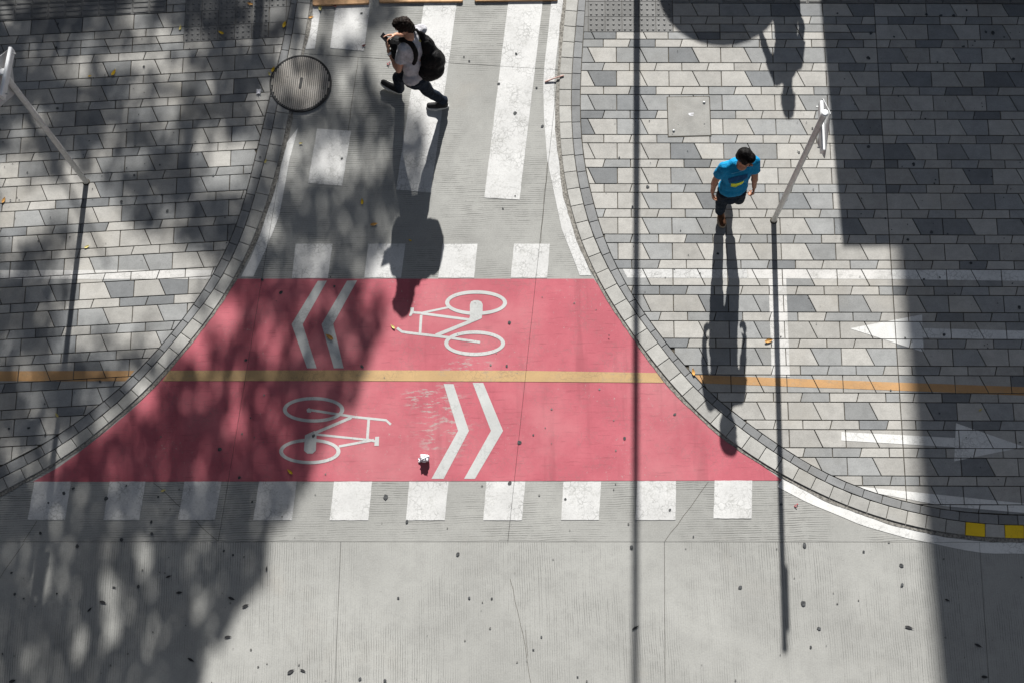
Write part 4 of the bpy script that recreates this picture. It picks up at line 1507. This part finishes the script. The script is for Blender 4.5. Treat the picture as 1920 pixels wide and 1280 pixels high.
def person(J, face, face_up, mats, label, root_xy, hands, z0, group=None, hair_disp=.007, cuff=.98, sleeve=.62, build=1.0, hem=.0, hair_len=1.0, torso_f=None):
    root = thing('person', (root_xy.x, root_xy.y, z0), label, 'person', group)
    sk, shirt, trous, hair, shoe_m, sole_m = mats
    H = J['head']
    R = frame(face, face_up)
    X, F, U = R.col[0].copy(), R.col[1].copy(), R.col[2].copy()
    body = MB()
    # head: skull, jaw, nose, ears
    body.ell(H + U * .025 - F * .012, (.075, .094, .098), R)
    body.ell(H - U * .045 + F * .026, (.058, .066, .066), R)
    body.ell(H - U * .085 + F * .052, (.030, .028, .024), R)          # chin
    body.cone(H + F * .082 + U * .012, H + F * .103 - U * .022, .009, .014, 8, 3)   # nose
    body.ell(H + F * .070 + U * .030, (.050, .020, .014), R)          # brow
    body.ell(H + F * .078 - U * .050, (.024, .014, .012), R)          # mouth
    for s in (-1, 1):
        body.ell(H + X * s * .079 - F * .008 - U * .008, (.012, .024, .032), R)
        body.ell(H + X * s * .048 + F * .062 - U * .015, (.020, .016, .018), R)     # cheeks
    nb = J['neck']
    body.cone(H - U * .06 - F * .015, nb, .054, .060, 16, 4)
    sl, sr = J['sh_l'], J['sh_r']
    mid = (sl + sr) / 2
    across = (sr - sl).normalized()
    pel = J['pelvis']
    spine = (mid - pel).normalized()
    fw = spine.cross(across).normalized() * -1
    if torso_f is not None and fw.dot(torso_f) < 0: fw = -fw
    T = Matrix((across, fw, across.cross(fw))).transposed()
    body.ell(mid - spine * .12, (.145, .095, .20), T)
    body.cone(mid - spine * .18, pel, .105, .115, 16, 5)
    for s in (sl, sr): body.cone(mid, s, .06, .055, 12, 4)
    for side_ in ('l', 'r'):
        body.cone(J['sh_' + side_], J['el_' + side_], .050, .038, 14, 4)
        body.cone(J['el_' + side_], J['wr_' + side_], .040, .026, 14, 4)
        m_ = J['el_' + side_].lerp(J['wr_' + side_], .28)
        body.cone(J['el_' + side_], m_, .038, .041, 14, 4)
        hd = hands[side_]
        hand(body, J['wr_' + side_], hd['d'], hd['palm'], hd.get('curl', .5), hd.get('s', 1.0), hd.get('thumb', 1), hd.get('point', False))
        body.cone(J['hip_' + side_], J['kn_' + side_], .062, .045, 12, 4)
        body.cone(J['kn_' + side_], J['an_' + side_], .045, .036, 12, 4)
        body.cone(J['an_' + side_], J['he_' + side_].lerp(J['to_' + side_], .35) + Vector((0, 0, .045)), .034, .028, 12, 4)
    bo = body.remesh('body', sk, root, .0062, 5, .5)
    # face details
    for s in (-1, 1):
        MB().ell(H + X * s * .031 + F * .083 + U * .010, (.011, .006, .007), R, 10, 6).build('eye', M['eye'], root, True)
        MB().cone(H + X * s * .018 + F * .091 + U * .033, H + X * s * .047 + F * .079 + U * .033, .0045, .003, 8, 3).build('eyebrow', hair, root, True)
    MB().cone(H - X * .018 + F * .092 - U * .052, H + X * .018 + F * .092 - U * .052, .005, .005, 8, 3).build('lips', M['lip'], root, True)
    # hair
    hb = MB()
    hb.ell(H + U * .040 - F * .024, (.086, .098, .096), R)
    hb.ell(H + U * .088 + F * .030, (.066, .062, .042), R)
    hb.ell(H - U * .020 - F * .058, (.066, .054, .072 * hair_len), R)
    for s in (-1, 1): hb.ell(H + X * s * .060 + U * .028 + F * .004, (.024, .050, .046), R)
    hb.remesh('hair', hair, root, .007, 3, .5, disp=(hair_disp, 45))
    # shirt
    sb = MB()
    bw = build
    sb.ell(mid - spine * .13, (.180 * bw, .120 * bw, .215), T)
    sb.ell(mid - spine * .33, (.163 * bw, .118 * bw, .20), T)
    sb.ell(pel + spine * (.02 - hem), (.172 * bw, .128 * bw, .115), T)
    sb.cone(mid + across * .09, sr - across * .005, .066, .064, 14, 5)
    sb.cone(mid - across * .09, sl + across * .005, .066, .064, 14, 5)
    sb.cone(mid - across * .07 + spine * .03, mid + across * .07 + spine * .03, .055, .055, 14, 5)
    for s in ('l', 'r'):
        a, b = J['sh_' + s], J['sh_' + s].lerp(J['el_' + s], sleeve)
        sb.tube([a, a.lerp(b, .5), b], [.064, .065, .064], 18)
        sb.ell(a, (.066, .066, .066))
    so = sb.remesh('shirt', shirt, root, .009, 7, .5, disp=(.0075, 12))
    # trousers
    tb = MB()
    hl, hr = J['hip_l'], J['hip_r']
    tb.ell(pel - spine * .02, (.160, .118, .105), T)
    tb.ell((hl + hr) / 2 - fw * .045, (.150, .098, .105), T)
    tb.cone(pel, (hl + hr) / 2 - Vector((0, 0, .10)), .125, .115, 16, 5)
    for s in ('l', 'r'):
        k = J['kn_' + s]
        ank = J['an_' + s]
        tb.cone(J['hip_' + s], k, .098, .070, 16, 5)
        low = k.lerp(ank, cuff)
        tb.tube([k, k.lerp(low, .35), k.lerp(low, .75), low, low + (low - k).normalized() * .02], [.062, .064, .058, .059, .060], 18)
        tb.ell(k, (.064, .064, .064))
    tb.remesh('trousers', trous, root, .009, 6, .5, disp=(.007, 13))
    for s in ('l', 'r'):
        shoe(J['an_' + s], J['to_' + s], J['he_' + s], shoe_m, sole_m, root)
    return root, bo, so


def lift(d, z):
    return {k: G3(x, y, zz + z) for k, (x, y, zz) in d.items()}


# the backpacker, striding to the left across the zebra, eyes on his phone
JA = lift({'head': (757, 50, 1.555), 'neck': (767, 70, 1.45), 'sh_l': (756, 92, 1.36), 'sh_r': (790, 56, 1.36), 'el_l': (747, 131, 1.12), 'wr_l': (729, 96, 1.20),
           'el_r': (758, 66, 1.14), 'wr_r': (742, 66, 1.24), 'pelvis': (779, 141, .93), 'hip_l': (785, 148, .88), 'hip_r': (769, 137, .88),
           'kn_l': (803, 172, .50), 'an_l': (832, 189, .11), 'kn_r': (746, 146, .50), 'an_r': (750, 167, .10)}, 0)
JA['he_l'], JA['to_l'] = G3(842, 200, .005), G3(799, 201, .0)
JA['he_r'], JA['to_r'] = G3(754, 176, .006), G3(713, 154, .055)
fa = (JA['to_r'] - JA['he_r']); fa.z = 0; fa.normalize()
face_a = (Vector((-1.0, .12, -.55))).normalized()
phone_c = G3(724, 74, 1.29)
pa, bo_a, so_a = person(JA, face_a, Vector((-.35, .05, 1)).normalized(), (M['skin_a'], M['shirt_grey'], M['jeans_navy'], M['hair_a'], M['shoe_black'], M['sole_white']),
                        'man in a grey T-shirt striding across the zebra, looking at his phone', (G(785, 178)), {
                            'l': {'d': phone_c - JA['wr_l'] + Vector((0, -.02, -.03)), 'palm': Vector((.5, .6, .2)), 'curl': .7, 'thumb': -1},
                            'r': {'d': phone_c - JA['wr_r'] + Vector((-.01, .05, .0)), 'palm': Vector((-.1, -.7, -.3)), 'curl': .25, 'thumb': 1}}, 0.0, hair_len=1.35, torso_f=Vector((-1, .3, 0)))
# watch
w = JA['wr_l'].lerp(JA['el_l'], .16)
dw = (JA['wr_l'] - JA['el_l']).normalized()
MB().tube([w - dw * .013, w + dw * .013], .034, 18).build('wristwatch', M['sign_white'], pa)
# green print on the shoulder of the shirt
def decal(name, px_poly, target, mat, parent, off=.004, sub=3):
    """print that lies on cloth: points found on the cloth itself"""
    me = target.data
    bvh = BVHTree.FromPolygons([target.matrix_world @ v.co if False else v.co for v in me.vertices], [list(p.vertices) for p in me.polygons])
    o_ = Vector((0, 0, CAM_H))
    bm = bmesh.new()
    vs = [bm.verts.new((x, y, 0)) for x, y in px_poly]
    bm.faces.new(vs)
    bmesh.ops.triangulate(bm, faces=bm.faces[:])
    bmesh.ops.subdivide_edges(bm, edges=bm.edges[:], cuts=sub, use_grid_fill=True)
    bmesh.ops.triangulate(bm, faces=bm.faces[:])
    bad = []
    for v in bm.verts:
        d = (ROT @ Vector(((v.co.x - 960) / FOC, -(v.co.y - 640) / FOC, -1))).normalized()
        h = bvh.ray_cast(o_, d)
        if h[0] is None: bad.append(v)
        else: v.co = h[0] + (h[1] if h[1].dot(d) < 0 else -h[1]) * off
    bmesh.ops.delete(bm, geom=bad, context='VERTS')
    m2 = bpy.data.meshes.new(name); bm.to_mesh(m2); bm.free()
    m2.materials.append(mat)
    o = bpy.data.objects.new(name, m2); COL.objects.link(o)
    o.parent = parent; o.matrix_parent_inverse = parent.matrix_basis.inverted()
    return o


za = lambda *pts: [(680 + x / 5.565, y / 5.565) for x, y in pts]
decal('shirt_print', za((580, 432), (600, 405), (640, 395), (630, 425), (605, 445)), so_a, M['leaf_pale'], pa)

ph = thing('phone', phone_c, 'black phone held up in the backpacker\'s hands', 'phone')
fx = (JA['head'] - phone_c).normalized()
Rp = frame(fx, Vector((-.3, .6, 1)).normalized())
MB().box(phone_c, (.072, .009, .145), M4=Rp).build('phone_body', M['phone'], ph)
MB().box(phone_c - Rp.col[1] * .006 + Rp.col[2] * .05 + Rp.col[0] * .02, (.02, .004, .02), M4=Rp).build('camera_bump', M['steel'], ph)

# black sack on his back
sc = G3(813, 106, 1.13)
strap0 = G3(787, 60, 1.44)
bs = thing('drawstring_bag', sc - Vector((0, 0, .28)), 'black drawstring sack hanging on the backpacker\'s back', 'bag')
mb = MB()
lo = G3(806, 132, 1.0)
mb.ell(sc.lerp(lo, .35), (.150, .145, .20))
mb.ell(sc.lerp(lo, .85), (.165, .150, .145))
mb.cone(sc.lerp(lo, .25), sc.lerp(strap0, .55), .135, .088)
mb.cone(sc.lerp(strap0, .5), strap0, .085, .022)
mb.remesh('sack', M['bag_black'], bs, .011, 8, .5, disp=(.014, 9))
nl = JA['neck']
mb = MB()
mb.tube([strap0 + Vector((.0, -.03, .0)), G3(781, 56, 1.47), G3(772, 58, 1.45), G3(758, 72, 1.34), G3(752, 84, 1.25)], [.018, .018, .018, .018, .018], 8)
mb.build('strap', M['bag_black'], bs, True)
# black pack worn on his front
fc = G3(744, 104, 1.13)
bf = thing('backpack', fc - Vector((0, 0, .22)), 'black backpack worn on the front of the striding man', 'bag')
mb = MB()
mb.ell(fc + Vector((.01, 0, .0)), (.085, .115, .18))
mb.ell(fc + Vector((.02, -.02, -.10)), (.095, .115, .13))
mb.ell(G3(745, 84, 1.28), (.09, .10, .09))
mb.remesh('pack_body', M['bag_black'], bf, .011, 7, .5, disp=(.010, 10))
loop = [(750, 76, 1.42), (757, 73, 1.455), (766, 77, 1.455), (774, 86, 1.40), (780, 99, 1.33), (779, 112, 1.24), (772, 124, 1.15), (764, 131, 1.08), (752, 133, 1.03)]
mb = MB()
pts = [G3(*q) for q in loop]
pts = resample(pts, .03)
for _ in range(3): pts = smooth_line(pts, 1)
for i in range(len(pts)):
    d = (pts[min(i + 1, len(pts) - 1)] - pts[max(0, i - 1)]).normalized()
mb.tube(pts, [.030] * len(pts), 10)
mb.build('shoulder_strap', M['bag_black'], bf, True)

# the man in the blue shirt, walking towards us
JB = lift({'head': (1398, 297, 1.56), 'neck': (1391, 310, 1.42), 'sh_l': (1414, 303, 1.34), 'sh_r': (1357, 314, 1.34), 'el_l': (1415, 332, 1.10), 'wr_l': (1414, 351, .88),
           'el_r': (1341, 339, 1.09), 'wr_r': (1336, 359, .87), 'pelvis': (1374, 351, .93), 'hip_l': (1385, 357, .87), 'hip_r': (1360, 359, .87),
           'kn_l': (1385, 373, .50), 'kn_r': (1353, 380, .48), 'an_r': (1350, 397, .11)}, PAVE_Z)
JB['an_l'] = JB['kn_l'] + Vector((-.02, .37, -.13))
JB['he_l'] = JB['an_l'] + Vector((.0, .095, .035)); JB['to_l'] = JB['an_l'] + Vector((-.01, .03, -.235))
JB['he_r'] = G3(1348.5, 399, PAVE_Z + .003); JB['to_r'] = G3(1356, 428, PAVE_Z + .003)
tl = (JB['to_l'] - JB['he_l'])
face_b = Vector((.72, -.68, -.22)).normalized()
pb, bo_b, so_b = person(JB, face_b, Vector((.12, -.12, 1)).normalized(), (M['skin_b'], M['shirt_blue'], M['jeans_dark'], M['hair_b'], M['shoe_brown'], M['sole_tan']),
                        'man in a bright blue T-shirt walking on the right pavement', G(1366, 395, PAVE_Z), {
                            'l': {'d': JB['wr_l'] - JB['el_l'] + Vector((-.02, -.03, -.02)), 'palm': Vector((-.8, .1, .1)), 'curl': 1.05, 'thumb': -1},
                            'r': {'d': JB['wr_r'] - JB['el_r'] + Vector((.03, -.04, -.04)), 'palm': Vector((1, .1, .1)), 'curl': .7, 'thumb': 1}}, PAVE_Z, build=1.0, hair_disp=.0025, cuff=.84, hair_len=1.1, torso_f=Vector((.1, -1, 0)))
zb = lambda *pts: [(1290 + x / 6.74, 250 + y / 6.74) for x, y in pts]
decal('shirt_tick', zb((541, 672), (548, 632), (600, 636), (650, 622), (706, 598), (692, 630), (645, 655), (600, 680)), so_b, M['neon'], pb, .006)
decal('shirt_print', zb((505, 575), (600, 545), (750, 515), (752, 560), (700, 590), (600, 618), (520, 628)), so_b, M['print_dark'], pb, .0045)
decal('shirt_line', zb((550, 508), (640, 485), (720, 462), (722, 468), (640, 493), (552, 515)), so_b, M['print_pale'], pb, .0045)
kc = G3(1412.5, 361, .80 + PAVE_Z)
kk = MB().ell(kc, (.022, .018, .03)).build('white_cup_lid', M['paper'], None, True)
kk.name = 'paper_tissue'
tag(kk, 'small white tissue in the blue shirted man\'s left hand', 'tissue')

# ------------------------------------------------------------------ what stands just out of the picture and throws the shadows
def on_ray(px, py, z, zg=0.0):
    """point at height z whose shadow falls on the photo point"""
    g_ = G(px, py, zg)
    return Vector((g_.x + SXY.x * COT * (z - zg), g_.y + SXY.y * COT * (z - zg), z))


# tall street lamp: the long thin shadow down the right of the crossing
b = on_ray(1194, 0, 0.9); b.z = PAVE_Z
lp = thing('street_lamp', b, 'tall thin street lamp standing behind the right pavement', 'street lamp')
MB().tube([b, b + Vector((0, 0, 4)), b + Vector((0, 0, 8.6))], [.042, .038, .034], 14).build('lamp_pole', M['pole_dark'], lp, True)
MB().tube([b + Vector((0, 0, 8.6)), b + Vector((0, .9, 8.9)), b + Vector((0, 1.5, 8.9))], [.03, .028, .025], 10).build('lamp_arm', M['pole_dark'], lp, True)
MB().box(b + Vector((0, 1.75, 8.88)), (.22, .55, .09)).build('lamp_head', M['steel'], lp)
# slim post beyond the left pavement
b = on_ray(478, 106, 2.9, PAVE_Z); b.z = PAVE_Z
pp = thing('slim_post', b, 'slim dark post behind the studded tiles of the left pavement', 'post')
MB().tube([b, b + Vector((0, 0, 2.86))], [.055, .05], 12).build('post', M['pole_dark'], pp, True)
MB().ell(b + Vector((0, 0, 2.86)), (.052, .052, .03)).build('post_cap', M['pole_dark'], pp, True)
# parasol
pc = on_ray(1350, -16, 2.2, PAVE_Z)
ps = thing('parasol', (pc.x, pc.y, PAVE_Z), 'round parasol standing beyond the right pavement', 'parasol')
n = 32
rad = .76
vs = [Vector((pc.x, pc.y, 2.55))] + [Vector((pc.x + rad * f_ * cos(2 * pi * k / n), pc.y + rad * f_ * sin(2 * pi * k / n), z_)) for f_, z_ in ((.5, 2.42), (1, 2.2), (1, 2.12)) for k in range(n)]
fs = [[0, 1 + k, 1 + (k + 1) % n] for k in range(n)] + [[1 + l * n + k, 1 + (l + 1) * n + k, 1 + (l + 1) * n + (k + 1) % n, 1 + l * n + (k + 1) % n] for l in range(2) for k in range(n)]
mesh_obj('canopy', vs, fs, M['parasol'], ps)
MB().tube([(pc.x, pc.y, PAVE_Z), (pc.x, pc.y, 2.6)], .02, 10).build('parasol_pole', M['steel'], ps)
MB().tube([(pc.x, pc.y, PAVE_Z), (pc.x, pc.y, PAVE_Z + .09)], [.26, .22], 18).build('parasol_base', M['pole_dark'], ps)

# third walker, just above the picture: only his shadow is in view
hb = on_ray(1478, 188, 1.60, PAVE_Z)
o3 = Vector((hb.x, hb.y, 0))
v3 = lambda x, y, z: o3 + Vector((x, y, z + PAVE_Z))
J3 = {'head': v3(0, 0, 1.57), 'neck': v3(0, .0, 1.42), 'sh_l': v3(.13, .10, 1.34), 'sh_r': v3(-.13, -.10, 1.34), 'el_l': v3(.20, .12, 1.08), 'wr_l': v3(.15, -.02, .88),
      'el_r': v3(-.27, -.10, 1.10), 'wr_r': v3(-.33, -.22, .90), 'pelvis': v3(0, .02, .93), 'hip_l': v3(.09, .02, .88), 'hip_r': v3(-.09, .02, .88), 'kn_l': v3(.10, -.14, .50), 'an_l': v3(.10, -.12, .10),
      'kn_r': v3(-.09, .10, .50), 'an_r': v3(-.09, .34, .16), 'he_l': v3(.10, -.08, .003), 'to_l': v3(.11, -.34, .003), 'he_r': v3(-.09, .38, .09), 'to_r': v3(-.09, .17, .003)}
M['shirt_green'] = cloth('olive_cotton', (0.10, 0.11, 0.06))
person(J3, Vector((0, -1, -.1)), Vector((0, 0, 1)), (M['skin_b'], M['shirt_green'], M['jeans_navy'], M['hair_b'], M['shoe_black'], M['sole_white']),
       'man in an olive shirt walking in beside the parasol', Vector((o3.x, o3.y)), {
           'l': {'d': Vector((0, -.3, -1)), 'palm': Vector((-1, 0, 0)), 'curl': .5, 'thumb': -1},
           'r': {'d': Vector((0, -.3, -1)), 'palm': Vector((1, 0, 0)), 'curl': .5, 'thumb': 1}}, PAVE_Z, torso_f=Vector((0, -1, 0)))

# building on the right: a low shop front and the tall block behind it
cA = on_ray(1580, 465, 3.2, PAVE_Z)
gB = G(1700, 700, PAVE_Z)
xB = gB.x + SXY.x * COT * 14.0
yB = G(1790, 1520, PAVE_Z).y + COT * 14.0 * SXY.y


def building(name, x0, x1, y0, y1, h, label, floors, front, wall='wall'):
    r = thing(name, ((x0 + x1) / 2, (y0 + y1) / 2, 0), label, 'building')
    MB().box(((x0 + x1) / 2, (y0 + y1) / 2, h / 2), (x1 - x0, y1 - y0, h)).build('wall', M[wall], r)
    fh = h / floors
    for f in range(floors):
        k = int((x1 - x0) / 1.6)
        for i in range(k):
            x = x0 + (i + .5) * (x1 - x0) / k
            z = f * fh + fh * .52
            w = MB().box((x, y0 - .02, z), (1.0, .06, fh * .55)).build('window', M['frame'], r)
            MB().box((x, y0 - .045, z), (.9, .03, fh * .55 - .1)).build('pane', M['glass'], w)
    return r


building('shop_front', cA.x, cA.x + 9, cA.y, yB - .01, 3.2, 'low grey shop front beyond the right pavement', 1, True)
building('office_block', xB, xB + 14, yB, yB + 18, 14.0, 'tall grey office block behind the shop front', 5, True)

# the footbridge the picture is taken from, behind and below the camera
fbz = 13.75
fb = thing('footbridge', (0, -2.4, 0), 'concrete footbridge crossing the road, from which one looks down', 'footbridge')
MB().box((0, -2.45, fbz - .3), (46, 4.5, .6)).build('deck', M['curtain'], fb)
for x in (-21, 21): MB().box((x, -2.45, (fbz - .6) / 2), (1.2, 2.2, fbz - .6)).build('pier', M['wall'], fb)
for y in (-4.55, ): MB().box((0, y, fbz + .55), (46, .12, 1.1)).build('parapet', M['wall'], fb)
building('sky_blocker_rear', -40, 40, -34, -20, 30.0, 'wide unseen block behind the footbridge, added to hold back skylight', 8, False, 'curtain')  # added out of view to block sky light; dark faced to limit bounce
building('sky_blocker_left', -36, -19, -18, 40, 24.0, 'unseen dark block added beyond the left pavement to cut skylight', 7, False, 'curtain')  # another unseen block, put in to shut out sky on the left

# ------------------------------------------------------------------ trees whose shade dapples the left of the picture
SHADE = [(-700, -500), (800, -500), (772, -60), (752, 30), (700, 75), (690, 120), (705, 170), (770, 205), (803, 240), (806, 330), (798, 374), (738, 440), (711, 490), (690, 530), (728, 560), (728, 600), (708, 640), (690, 693), (682, 717), (668, 753),
         (648, 772), (622, 800), (605, 835), (596, 863), (581, 902), (551, 951), (510, 990), (497, 1020), (500, 1078), (453, 1142), (413, 1213), (376, 1280), (320, 1380), (250, 1500), (-700, 1500)]
HOLES = [  # x, y, rx, ry, strength : gaps in the foliage as they fall on the ground
    (302, 80, 48, 20, 1), (360, 88, 30, 14, .7), (252, 44, 26, 13, .9), (275, 118, 60, 22, .9), (158, 87, 34, 14, .45), (134, 134, 34, 18, .6), (161, 155, 24, 9, .9), (208, 128, 22, 14, .5), (269, 168, 30, 13, .9),
    (336, 155, 40, 18, .6), (385, 165, 38, 18, .55), (316, 208, 28, 20, 1), (265, 216, 25, 14, .55), (67, 228, 34, 18, 1), (40, 252, 38, 12, .9), (309, 259, 24, 22, .6), (215, 262, 26, 13, .5), (400, 249, 30, 15, .45),
    (27, 316, 60, 28, 1), (121, 316, 28, 18, .8), (212, 306, 38, 18, .5), (262, 302, 24, 15, .6), (360, 299, 22, 17, .5), (418, 299, 46, 26, 1), (463, 290, 26, 26, .9), (450, 343, 26, 30, .7), (420, 330, 30, 20, .6),
    (60, 375, 75, 32, 1.2), (160, 375, 62, 40, 1.2), (50, 415, 60, 22, 1), (190, 430, 60, 40, 1.2), (393, 346, 18, 18, .8), (296, 393, 24, 10, .5), (336, 400, 22, 9, .45), (15, 450, 30, 20, .8),
    (250, 470, 90, 36, 1.3), (300, 510, 110, 34, 1.3), (170, 520, 70, 50, 1.2), (330, 560, 60, 36, 1.2), (230, 580, 90, 40, 1.2), (150, 610, 40, 40, .7), (260, 640, 70, 26, .9), (330, 610, 40, 30, 1), (410, 590, 30, 30, 1),
    (10, 500, 30, 16, .7), (140, 660, 40, 20, .4), (220, 690, 40, 16, .4), (60, 690, 40, 14, .25), (67, 750, 24, 14, .35), (165, 750, 30, 14, .35), (300, 670, 30, 30, .7),
    (421, 612, 24, 30, .9), (373, 662, 16, 30, .95), (520, 640, 15, 36, .95), (440, 560, 18, 22, .35), (560, 590, 20, 30, .35), (600, 570, 14, 26, .45), (690, 555, 11, 34, .9), (640, 580, 10, 22, .35), (235, 812, 18, 14, .55),
    (437, 735, 12, 28, .35), (440, 805, 16, 30, .35), (380, 740, 12, 20, .3), (300, 800, 20, 12, .35), (106, 885, 8, 14, .4), (280, 760, 20, 16, .45),
    (269, 1045, 12, 34, .95), (203, 1112, 15, 38, 1), (208, 1172, 18, 26, .85), (148, 1212, 12, 28, .55), (245, 1140, 12, 28, .5), (376, 1130, 12, 22, .75), 
    (82, 1075, 10, 40, .6), (350, 625, 40, 30, .5), (270, 725, 30, 26, .5), (190, 790, 34, 22, .42), (120, 838, 34, 18, .4), (50, 880, 34, 16, .35),
    (54, 1230, 14, 24, .25),
    (655, 52, 36, 46, .55), (588, 50, 14, 44, .9), (500, 20, 34, 26, .5), (470, 40, 20, 24, .3), (530, 100, 12, 24, .4), (268, 12, 20, 9, .8), (12, 22, 26, 24, .65), (50, 30, 14, 14, .4), (565, 160, 46, 46, .42), (650, 165, 26, 60, .45),
    (600, 295, 34, 46, .42), (548, 300, 16, 60, .7), (690, 120, 30, 20, .5), (515, 440, 18, 40, .3), (585, 490, 30, 26, .28), (640, 300, 30, 50, .3), (690, 300, 30, 40, .22)]


def in_poly(x, y, P):
    c = False
    j = len(P) - 1
    for i in range(len(P)):
        xi, yi = P[i]; xj, yj = P[j]
        if (yi > y) != (yj > y) and x < (xj - xi) * (y - yi) / (yj - yi) + xi: c = not c
        j = i
    return c


def depth_of_leaves(x, y):
    if not in_poly(x, y, SHADE): return 0.0
    T = 0.045 if (x > 440 and y < 905) else 0.014
    for (hx, hy, rx, ry, s) in HOLES:
        d = ((x - hx) / (rx * .80)) ** 2 + ((y - hy) / (ry * .80)) ** 2
        if d < 4:
            T += s * exp(-(d ** 1.6) * 0.75)
    if T >= 1: return 0.0
    return min(4.4, -log(T))


TRUNKS = [(-6.4, 17.6), (-3.7, 21.6), (-7.3, 24.2)]
tr = random.Random(11)
crowns = [[[], []] for _ in TRUNKS]
TAU = 4.4
region = (-11.0, -1.0, -3.5, 13.0)
A_g = (region[1] - region[0]) * (region[3] - region[2]) * sin(SUN_EL)
Lf, Wf = .135, .088
n_leaf = int(TAU * A_g / (0.5 * 0.62 * Lf * Wf * 1.15))
for _ in range(n_leaf):
    gx, gy = tr.uniform(region[0], region[1]), tr.uniform(region[2], region[3])
    x, y = PX(gx, gy)
    if x < -120 or y < -140 or y > 1420:
        tau = 1.8
        if not in_poly(x, y, SHADE): tau = 0
        if noise.noise(Vector((gx * .9, gy * .9, 3))) < -.1: tau *= .3
    else:
        tau = depth_of_leaves(x, y)
    if tr.random() * TAU > tau: continue
    zc = 8.6
    # which crown this clump belongs to
    c0 = Vector((gx + SXY.x * COT * zc, gy + SXY.y * COT * zc))
    k = min(range(len(TRUNKS)), key=lambda i: (c0 - Vector(TRUNKS[i])).length)
    rr_ = min(1.0, (c0 - Vector(TRUNKS[k])).length / 4.6)
    z = zc + tr.gauss(0, .75) * sqrt(max(.12, 1 - rr_ * rr_)) + .5 * (1 - rr_)
    p = Vector((gx + SXY.x * COT * z, gy + SXY.y * COT * z, z))
    q = Vector((tr.gauss(0, 1), tr.gauss(0, 1), tr.gauss(0, 1))).normalized()
    s = Vector((tr.gauss(0, 1), tr.gauss(0, 1), tr.gauss(0, 1)))
    s = (s - q * s.dot(q)).normalized()
    t_ = q.cross(s)
    vs, fs = crowns[k]
    m = len(vs)
    sc_ = tr.uniform(.8, 1.25)
    vs += [p - s * Lf * .5 * sc_, p + t_ * Wf * .5 * sc_ + q * .015, p + s * Lf * .5 * sc_, p - t_ * Wf * .5 * sc_ + q * .015]
    fs += [[m, m + 1, m + 2, m + 3]]
LAB = ['leafy street tree behind the left pavement, nearest the street', 'leafy street tree behind the road, right of the other two', 'leafy street tree farthest behind the left pavement']
for (x, y), (vs, fs), lab in zip(TRUNKS, crowns, LAB):
    r = thing('street_tree', (x, y, 0), lab, 'tree', 'street trees behind the left pavement')
    if vs: mesh_obj('crown', vs, fs, M['leaf_tree'], r)
    mb = MB()
    b0 = Vector((x, y, 0))
    mb.tube([b0, b0 + Vector((.05, .0, .5)), b0 + Vector((.1, .05, 3.0)), b0 + Vector((.05, .1, 5.4)), b0 + Vector((.1, .15, 7.6))], [.26, .20, .17, .13, .06], 12)
    for i in range(9):
        a = 2 * pi * i / 9 + tr.uniform(-.3, .3)
        l = tr.uniform(1.6, 3.0)
        h0 = tr.uniform(4.4, 6.6)
        s0 = b0 + Vector((.07, .08, h0))
        e = s0 + Vector((cos(a) * l, sin(a) * l, tr.uniform(1.3, 2.3)))
        mb.tube([s0, s0.lerp(e, .5) + Vector((0, 0, .25)), e], [.06, .04, .012], 7)
    mb.build('trunk', M['bark'], r, True)
